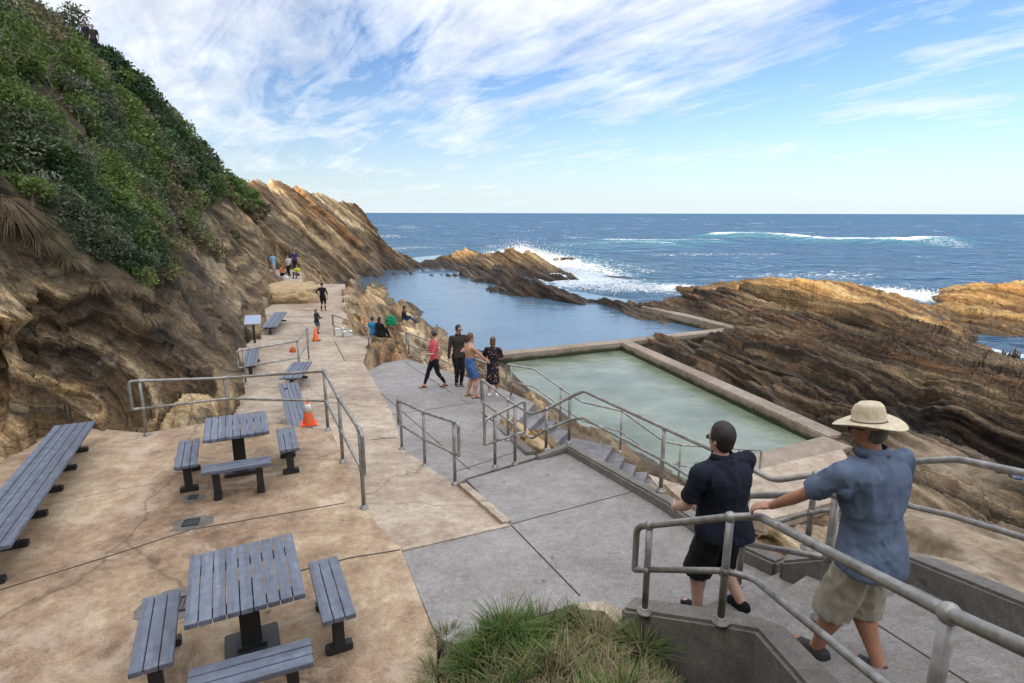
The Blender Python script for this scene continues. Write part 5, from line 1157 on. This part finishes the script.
# ------------------------------------------------------------------ vegetation
LEAFC = 1.35*np.array([(.050, .083, .022), (.085, .125, .028), (.10, .135, .032), (.034, .060, .022), (.078, .092, .050), (.12, .14, .04), (.13, .115, .055), (.085, .075, .045), (.14, .15, .10)])
def leaf_cloud(centers, radii, normals, nleaf, size, cidx, flatk=.7, shell=.55, long=2.0, up=0):
    """leaf quads spread through clumps; centers (n,3)"""
    n = len(centers); tot = int(nleaf.sum()) if hasattr(nleaf, 'sum') else n*nleaf
    rep = np.repeat(np.arange(n), nleaf)
    d = rng.normal(0, 1, (len(rep), 3)); d /= np.linalg.norm(d, axis=1)[:, None]
    nn = normals[rep]; d = d+nn*.55; d /= np.linalg.norm(d, axis=1)[:, None]
    r = shell+(1-shell)*rng.random(len(rep)); lump = .7+.6*vn(d*2.5+rep[:, None]*3.7, 3)
    c = centers[rep]+d*(r*lump*radii[rep])[:, None]*np.array([1, 1, flatk])
    s = size[rep]*(.6+.8*rng.random(len(rep)))
    a = rng.normal(0, 1, (len(rep), 3))*.8+d*.9+np.array([0, 0, up]); a /= np.linalg.norm(a, axis=1)[:, None]
    b = np.cross(a, rng.normal(0, 1, (len(rep), 3))); b /= np.linalg.norm(b, axis=1)[:, None]
    L = a*s[:, None]*long; B_ = b*s[:, None]*.5
    v = np.stack([c-L*.5, c+B_, c+L*.5, c-B_], 1).reshape(-1, 3)
    f = np.arange(len(v)).reshape(-1, 4)
    col = LEAFC[cidx[rep]]*(.7+.6*rng.random(len(rep)))[:, None]*(.85+.3*rng.random(n))[rep][:, None]
    return v, f, np.repeat(col, 4, 0)
vis = (AZ > math.radians(-49)) & (AZ < math.radians(5)) & (RR > 8) & (RR < 75)
vis = vis.ravel()
area = (RR.ravel()**2)
def pick(mask, n):
    w_ = np.where(mask, area*(a_veg**1.5), 0); w_ = w_/w_.sum(); return rng.choice(len(X), n, p=w_)
dens = fbm(Pn*.28, 4, 101)
# perspective: as many clumps per solid angle near as far, so weight by 1/r
m = vis & (a_veg > .42) & (dens > .37)
w_ = np.where(m, (a_veg-.2), 0); ids = rng.choice(len(X), 9000, p=w_/w_.sum())
def ground_at(px, py):
    o = Vector((0, 0, CZ)); d = ray(px, py); return TBV.ray_cast(o, d)
TBV = BVHTree.FromPolygons([tuple(p) for p in Pd[::1]], [tuple(q) for q in faces.tolist()])
TUS = [(14, 222), (38, 240), (68, 262), (98, 284), (133, 290), (146, 318), (0, 208), (24, 215)]
tpos = np.array([list(g[0]) for g in (ground_at(*q) for q in TUS) if g[0] is not None])
okk = np.min(np.linalg.norm(Pd[ids][:, None, :]-tpos[None], axis=2), 1) > .85; ids = ids[okk]
cen = Pd[ids]; nr = N[ids]; rad = RR.ravel()[ids]
zone = fbm(cen*.2, 3, 111); z2 = fbm(cen*.6, 3, 121)
ci = np.where(zone < .40, 3, np.where(zone < .48, 0, np.where(zone < .53, 4, np.where(zone < .60, 2, 1))))
ci = np.where(z2 > .60, np.where(zone < .5, 4, 6), ci); ci = np.where(rng.random(len(ids)) < .10, rng.choice([2, 8, 4], len(ids)), ci)
edge = a_veg[ids] < .55; ci = np.where(edge, rng.choice([6, 6, 5, 7], len(ids)), ci)
cr = (.15+.55*rng.random(len(ids))**2.6)*np.clip(rad/20, .6, 1.6); lv = np.clip(.0034*rad, .03, .2)
nl = np.clip(85*(cr/.3/np.clip(rad/20, .6, 1.6))**1.5, 40, 420).astype(int)
v, f, c = leaf_cloud(cen+nr*cr[:, None]*.2, cr, nr, nl, lv*.75, ci)
tag(np_mesh('cliff_shrubbery', v, f, M['leaf'], attrs=dict(col=c)), 'dense mixed green and brown coastal scrub covering the cliff slope', 'scrub', kind='stuff')
# behind the camera and clifftop: coarse scrub
# single shrubs
def shrub(px, py, r, ci_, label, name='shrub', leaves=1500, size=.05, flatk=.9, long=2.2, group='shrubs on the cliff'):
    h = ground_at(px, py)
    if h[0] is None: return
    g = h[0]; n_ = Vector(h[1]); n_ = n_ if n_.z > 0 else -n_
    root = empty(name, g, label, 'shrub', group)
    k = 7; cs = np.array([[rng.normal(0, r*.4), rng.normal(0, r*.4), r*.45+abs(rng.normal(0, r*.25))] for _ in range(k)]); rs = np.full(k, r*.55)
    v, f, c = leaf_cloud(cs, rs, np.tile([0, 0, 1.], (k, 1)), np.full(k, leaves//k), np.full(k, size), np.full(k, ci_), flatk, .35, long)
    np_mesh('foliage', v, f, M['leaf'], root, attrs=dict(col=c))
    bm = BM()
    for q in cs[:5]: tube(bm, [(0, 0, -.2), (q[0]*.3, q[1]*.3, q[2]*.4), tuple(q)], [.035*r*2, .025*r*2, .01], 6)
    fin('stem', bm, M['bark'], root, world=False)
shrub(72, 190, .75, 4, 'round grey-green shrub mid-slope above the sandstone face', size=.035, leaves=2600)
shrub(112, 200, .8, 0, 'dark green leafy shrub right of the round grey-green one', size=.06, leaves=2200)
shrub(112, 225, .7, 1, 'yellow-green shrub low on the slope above dry grass', size=.055, leaves=2000)
shrub(60, 40, 1.5, 4, 'greyish bush on the skyline left of the clifftop railing', size=.09, leaves=2200)
shrub(112, 58, 1.7, 8, 'silvery bush on the skyline right of the clifftop pair', size=.09, leaves=2400)
shrub(140, 78, 1.6, 0, 'green bush on the skyline where the ridge starts to fall', size=.09, leaves=2200)
shrub(150, 280, .5, 8, 'pale grey bush at the top of the layered rock', size=.04, leaves=1500)
shrub(205, 205, 1.4, 0, 'bright green bush at the notch beside bare tan rock', size=.09, leaves=2000)
shrub(182, 190, 1.3, 7, 'brownish twiggy bush left of the bright green notch bush', size=.07, leaves=1800)
shrub(30, 205, .55, 2, 'fresh green shrub above the drooping tussock', size=.04, leaves=1800)
# drooping tussocks
def tussock(base, n, L, wd, cols, label, name='grass_tussock', droop=1.0, cat='grass tussock', spread=.12, group='tussocks on the cliff', kind=None):
    v = []; f = []; c = []
    for k in range(n):
        a = rng.random()*2*math.pi; e = .5+.5*rng.random(); ln = L*(.6+.5*rng.random()); o = np.array([math.cos(a), math.sin(a), 0])*spread*rng.random()
        dirn = np.array([math.cos(a), math.sin(a), 0]); side = np.array([-math.sin(a), math.cos(a), 0]); col = cols[rng.integers(len(cols))]
        prev = None; seg = 6
        for j in range(seg+1):
            t = j/seg; p = o+dirn*ln*(t*.25+e*.6*t*t)+np.array([0, 0, ln*(t*.9-droop*e*1.0*t*t)]); w_ = wd*(1-t**1.5)*.5+.0008
            v += [p-side*w_, p+side*w_]; c += [np.array(col)*(.7+.5*t)]*2
            if j: b = len(v); f.append((b-4, b-3, b-1, b-2))
    o = np_mesh(name, np.array(v), f, M['leaf'], attrs=dict(col=np.array(c))); o.location = base
    return tag(o, label, cat, group, kind)
DRY = [(.24, .18, .10), (.20, .14, .08), (.16, .15, .07), (.28, .21, .13)]
for px, py, L, lb in ((14, 222, 1.15, 'large drooping dry tussock at the left edge above sandstone'), (38, 240, .9, 'drooping brown tussock beside the large one at the left edge'), (68, 262, .6, 'brown tussock on the lip of the sandstone face'), (98, 284, .55, 'tan tussock on the lip above the dark fractured rock'), (133, 290, .5, 'small dry tussock at the right end of the rock lip'), (146, 318, .45, 'dry tuft growing out of the layered rock face'), (0, 208, 1.0, 'dry tussock cut by the left edge of the photo')):
    h = ground_at(px, py)
    if h[0] is not None: tussock(h[0]-Vector((0, 0, .05)), 700, L, .012, DRY, lb, droop=1.25, spread=.2)
# bleached dead branches
def branch(px, py, L, label, seed):
    h = ground_at(px, py)
    if h[0] is None: return
    random.seed(seed); bm = BM()
    def rec(p, d, l, r, k):
        pts = [p]; 
        for j in range(5):
            d = (d+Vector((random.uniform(-.35, .35), random.uniform(-.35, .35), random.uniform(-.25, .3)))).normalized(); pts.append(pts[-1]+d*l/5)
        tube(bm, pts, [r*(1-.12*j) for j in range(6)], 6)
        if k:
            for q in (2, 3, 5): rec(pts[q], (d+Vector((random.uniform(-1, 1), random.uniform(-1, 1), random.uniform(-.3, .8)))).normalized(), l*.6, r*.55, k-1)
    rec(Vector((0, 0, 0)), Vector((.3, -.4, .6)).normalized(), L*.6, .022, 3); bm.transform(Matrix.Translation(h[0]+Vector((.25, -.3, .1))))
    tag(fin('dead_branch', bm, M['bark']), label, 'branch', 'bleached dead branches in the scrub')
branch(22, 95, 1.6, 'tangle of bleached dead branches high at the left edge', 1); branch(40, 118, 1.3, 'bleached dead branches lying down the slope in the scrub', 2); branch(75, 110, 1.6, 'grey dead twigs below the skyline bush', 3); branch(5, 75, 1.4, 'pale dead limb at the left edge above the tangle', 4)

# foreground grass on the bank
def grass_patch():
    v = []; f = []; c = []
    GC = [(.075, .13, .02), (.10, .17, .025), (.14, .19, .04), (.05, .10, .02), (.22, .18, .09), (.28, .22, .12)]
    poly = [(-.50, 4.35), (-.2, 4.72), (.2, 4.85), (.75, 4.82), (1.0, 4.62), (1.25, 4.45), (1.55, 4.25), (1.62, 3.9), (1.5, 3.2), (1.3, 2.4), (-.3, 2.4), (-.6, 3.4)]
    n = 15000; x = rng.uniform(-.65, 1.65, n); y = rng.uniform(2.5, 4.9, n); ins, d = inpoly(x, y, poly); x = x[ins]; y = y[ins]; d = d[ins]
    cl = fbm(np.c_[x*1.8, y*1.8, x*0], 3, 7)
    for xi, yi, ki, di in zip(x, y, cl, d):
        h = TBV.ray_cast(Vector((xi, yi, 60)), Vector((0, 0, -1)))
        if h[0] is None: continue
        dry = ki < .47 or yi < 4.0 and rng.random() < .6; ln = (.06+.13*rng.random())*(.6+min(di, .3)*1.6) * (1.25 if ki > .55 else .8)
        col = np.array(GC[rng.integers(4, 6)] if (dry and rng.random() < .75) else GC[rng.integers(0, 4)])*(.7+.5*rng.random())
        a = rng.random()*2*math.pi; bend = .25+.9*rng.random(); dr = np.array([math.cos(a), math.sin(a), 0]); sd = np.array([-math.sin(a), math.cos(a), 0]); wd = .0035+.003*rng.random(); b0 = np.array(h[0][:])-np.array([0, 0, .01])
        for j in range(4):
            t = j/3; p = b0+dr*ln*bend*t*t+np.array([0, 0, ln*(t-.3*bend*t*t)]); w_ = wd*(1-t**2)+.0004
            v += [p-sd*w_, p+sd*w_]; c += [col]*2
            if j: q = len(v); f.append((q-4, q-3, q-1, q-2))
    return np_mesh('grass', np.array(v), f, M['leaf'], attrs=dict(col=np.array(c)))
tag(grass_patch(), 'rough green and straw-coloured grass on the bank in the foreground', 'grass', kind='stuff')
# taller weeds
for i_, (x, y, L, lb) in enumerate(((-.05, 4.35, .36, 'tall feathery green weed at the left of the grass bank'), (.25, 4.5, .38, 'tall feathery green weed in the middle of the grass bank'), (.55, 4.5, .30, 'upright weed near the pale concrete corner'), (-.3, 4.1, .34, 'spreading weed on the left lip of the grass bank'), (1.1, 4.2, .38, 'bright green weed against the dark retaining wall'), (.75, 4.3, .38, 'thin straw-coloured weed stems in the grass bank'))):
    h = TBV.ray_cast(Vector((x, y, 60)), Vector((0, 0, -1))); g = h[0]
    tussock(g, 170, L, .007, [(.10, .15, .03), (.07, .12, .025), (.17, .16, .06)] if i_ != 5 else DRY, lb, 'weed', droop=.5, cat='weed', spread=.2, group='weeds on the grass bank')

for x, y, z, L_, lb in ((-.60, 4.62, 3.9, .24, 'small grass tuft in the joint at the corner of terrace and ramp'), (-.64, 4.2, 3.9, .30, 'straggly tuft spilling over the terrace edge at the left of the bank'), (-.70, 3.85, 3.9, .30, 'straw-coloured tuft on the terrace edge at the bottom of the photo')):
    tussock(W(x, y, z), 150, L_, .006, [(.10, .15, .03), (.16, .14, .06), DRY[0]], lb, 'grass_tuft', droop=.9, cat='grass tuft', spread=.16, group='tufts on the terrace edge')
# ------------------------------------------------------------------ light and sky
SUN_AZ, SUN_EL = R(225), R(20)
wd = bpy.data.worlds.new('World'); scene.world = wd; wd.use_nodes = True; nt = wd.node_tree; ns = nt.nodes; bg = ns['Background']
sky = ns.new('ShaderNodeTexSky'); sky.sky_type = 'NISHITA'; sky.sun_disc = False; sky.sun_elevation = SUN_EL; sky.sun_rotation = SUN_AZ; sky.air_density = 1.0; sky.dust_density = .6; sky.ozone_density = 1.3
def wn(ty, **k):
    x = ns.new(ty)
    for a, b in k.items(): setattr(x, a, b)
    return x
def L(a, b): nt.links.new(a, b)
def wm(op, a, b=0., c=0., clamp=False):
    x = wn('ShaderNodeMath', operation=op, use_clamp=clamp)
    for s_, q in zip(x.inputs, (a, b, c)):
        if isinstance(q, (int, float)): s_.default_value = q
        else: L(q, s_)
    return x.outputs[0]
tc = wn('ShaderNodeTexCoord'); sep = wn('ShaderNodeSeparateXYZ'); L(tc.outputs['Generated'], sep.inputs[0]); sx_, sy_, sz_ = sep.outputs
den = wm('ADD', wm('MAXIMUM', sz_, 0.), .10)
u = wm('DIVIDE', sx_, den); vv = wm('DIVIDE', sy_, den)
cb = wn('ShaderNodeCombineXYZ'); L(u, cb.inputs[0]); L(vv, cb.inputs[1])
def cn(scale, rot, sc_, det, rough, dist):
    mp = wn('ShaderNodeMapping'); mp.vector_type = 'TEXTURE'; L(cb.outputs[0], mp.inputs[0]); mp.inputs['Rotation'].default_value = (0, 0, rot); mp.inputs['Scale'].default_value = (1/sc_[0], 1/sc_[1], 1); mp.inputs['Location'].default_value = (3.1, 1.7, 0)
    n = wn('ShaderNodeTexNoise'); L(mp.outputs[0], n.inputs[0]); n.inputs['Scale'].default_value = scale; n.inputs['Detail'].default_value = det; n.inputs['Roughness'].default_value = rough; n.inputs['Distortion'].default_value = dist; return n.outputs['Fac']
c1 = cn(1.15, R(118), (.72, 1.1, 1), 10, .62, .5); c2 = cn(3.4, R(122), (.38, 1.4, 1), 8, .65, .8)
cov = wm('ADD', wm('MULTIPLY', c1, .62), wm('MULTIPLY', c2, .42)); cov = wm('SUBTRACT', cov, .02)
bias = wm('ADD', wm('MULTIPLY', sx_, -.10), wm('MULTIPLY', wm('SUBTRACT', sz_, .19), .72))
cl = wm('MULTIPLY', wm('SUBTRACT', wm('ADD', cov, bias), .435), 4.6, clamp=True)
cl = wm('POWER', cl, .8)
shade = wm('ADD', .42, wm('MULTIPLY', cn(2.3, R(118), (.6, 1.2, 1), 7, .6, .4), .95))
back = wm('MULTIPLY', wm('ADD', wm('MULTIPLY', sy_, -1.), .25), 1.2, clamp=True)      # added fill: unseen cloud behind the camera and overhead made brighter
back = wm('ADD', back, wm('MULTIPLY', wm('SUBTRACT', sz_, .5), 1.2, clamp=True), clamp=True)
shade = wm('MULTIPLY', shade, wm('ADD', .84, wm('MULTIPLY', back, 1.3)))
cc = wn('ShaderNodeCombineColor'); L(wm('MULTIPLY', shade, 8.0), cc.inputs[0]); L(wm('MULTIPLY', shade, 8.35), cc.inputs[1]); L(wm('MULTIPLY', shade, 9.0), cc.inputs[2])
mx = wn('ShaderNodeMix', data_type='RGBA'); L(wm('MULTIPLY', cl, .93), mx.inputs[0]); tn = wn('ShaderNodeMix', data_type='RGBA', blend_type='MULTIPLY'); tn.inputs[0].default_value = 1; L(sky.outputs[0], tn.inputs[6]); tn.inputs[7].default_value = (.66, .80, 1.06, 1); L(tn.outputs[2], mx.inputs[6]); L(cc.outputs[0], mx.inputs[7])
# pale air low over the sea
hz = wm('POWER', wm('SUBTRACT', 1., wm('MULTIPLY', wm('MAXIMUM', sz_, 0.), 3.4), clamp=True), 2.6)
mx2 = wn('ShaderNodeMix', data_type='RGBA'); L(wm('MULTIPLY', hz, .85), mx2.inputs[0]); L(mx.outputs[2], mx2.inputs[6]); mx2.inputs[7].default_value = (5.2, 5.9, 6.35, 1)
L(mx2.outputs[2], bg.inputs[0]); bg.inputs[1].default_value = .11
sd = bpy.data.lights.new('sun', 'SUN'); sd.energy = 4.6; sd.angle = R(.6); sd.color = (1, .80, .55); so = bpy.data.objects.new('sun', sd); COL.objects.link(so)
so.rotation_euler = Vector((-math.sin(SUN_AZ)*math.cos(SUN_EL), -math.cos(SUN_AZ)*math.cos(SUN_EL), -math.sin(SUN_EL))).to_track_quat('-Z', 'Y').to_euler()
scene.render.engine = 'CYCLES'
vs = scene.view_settings; vs.view_transform = 'Standard'; vs.look = 'None'; vs.gamma = 1; vs.exposure = .6
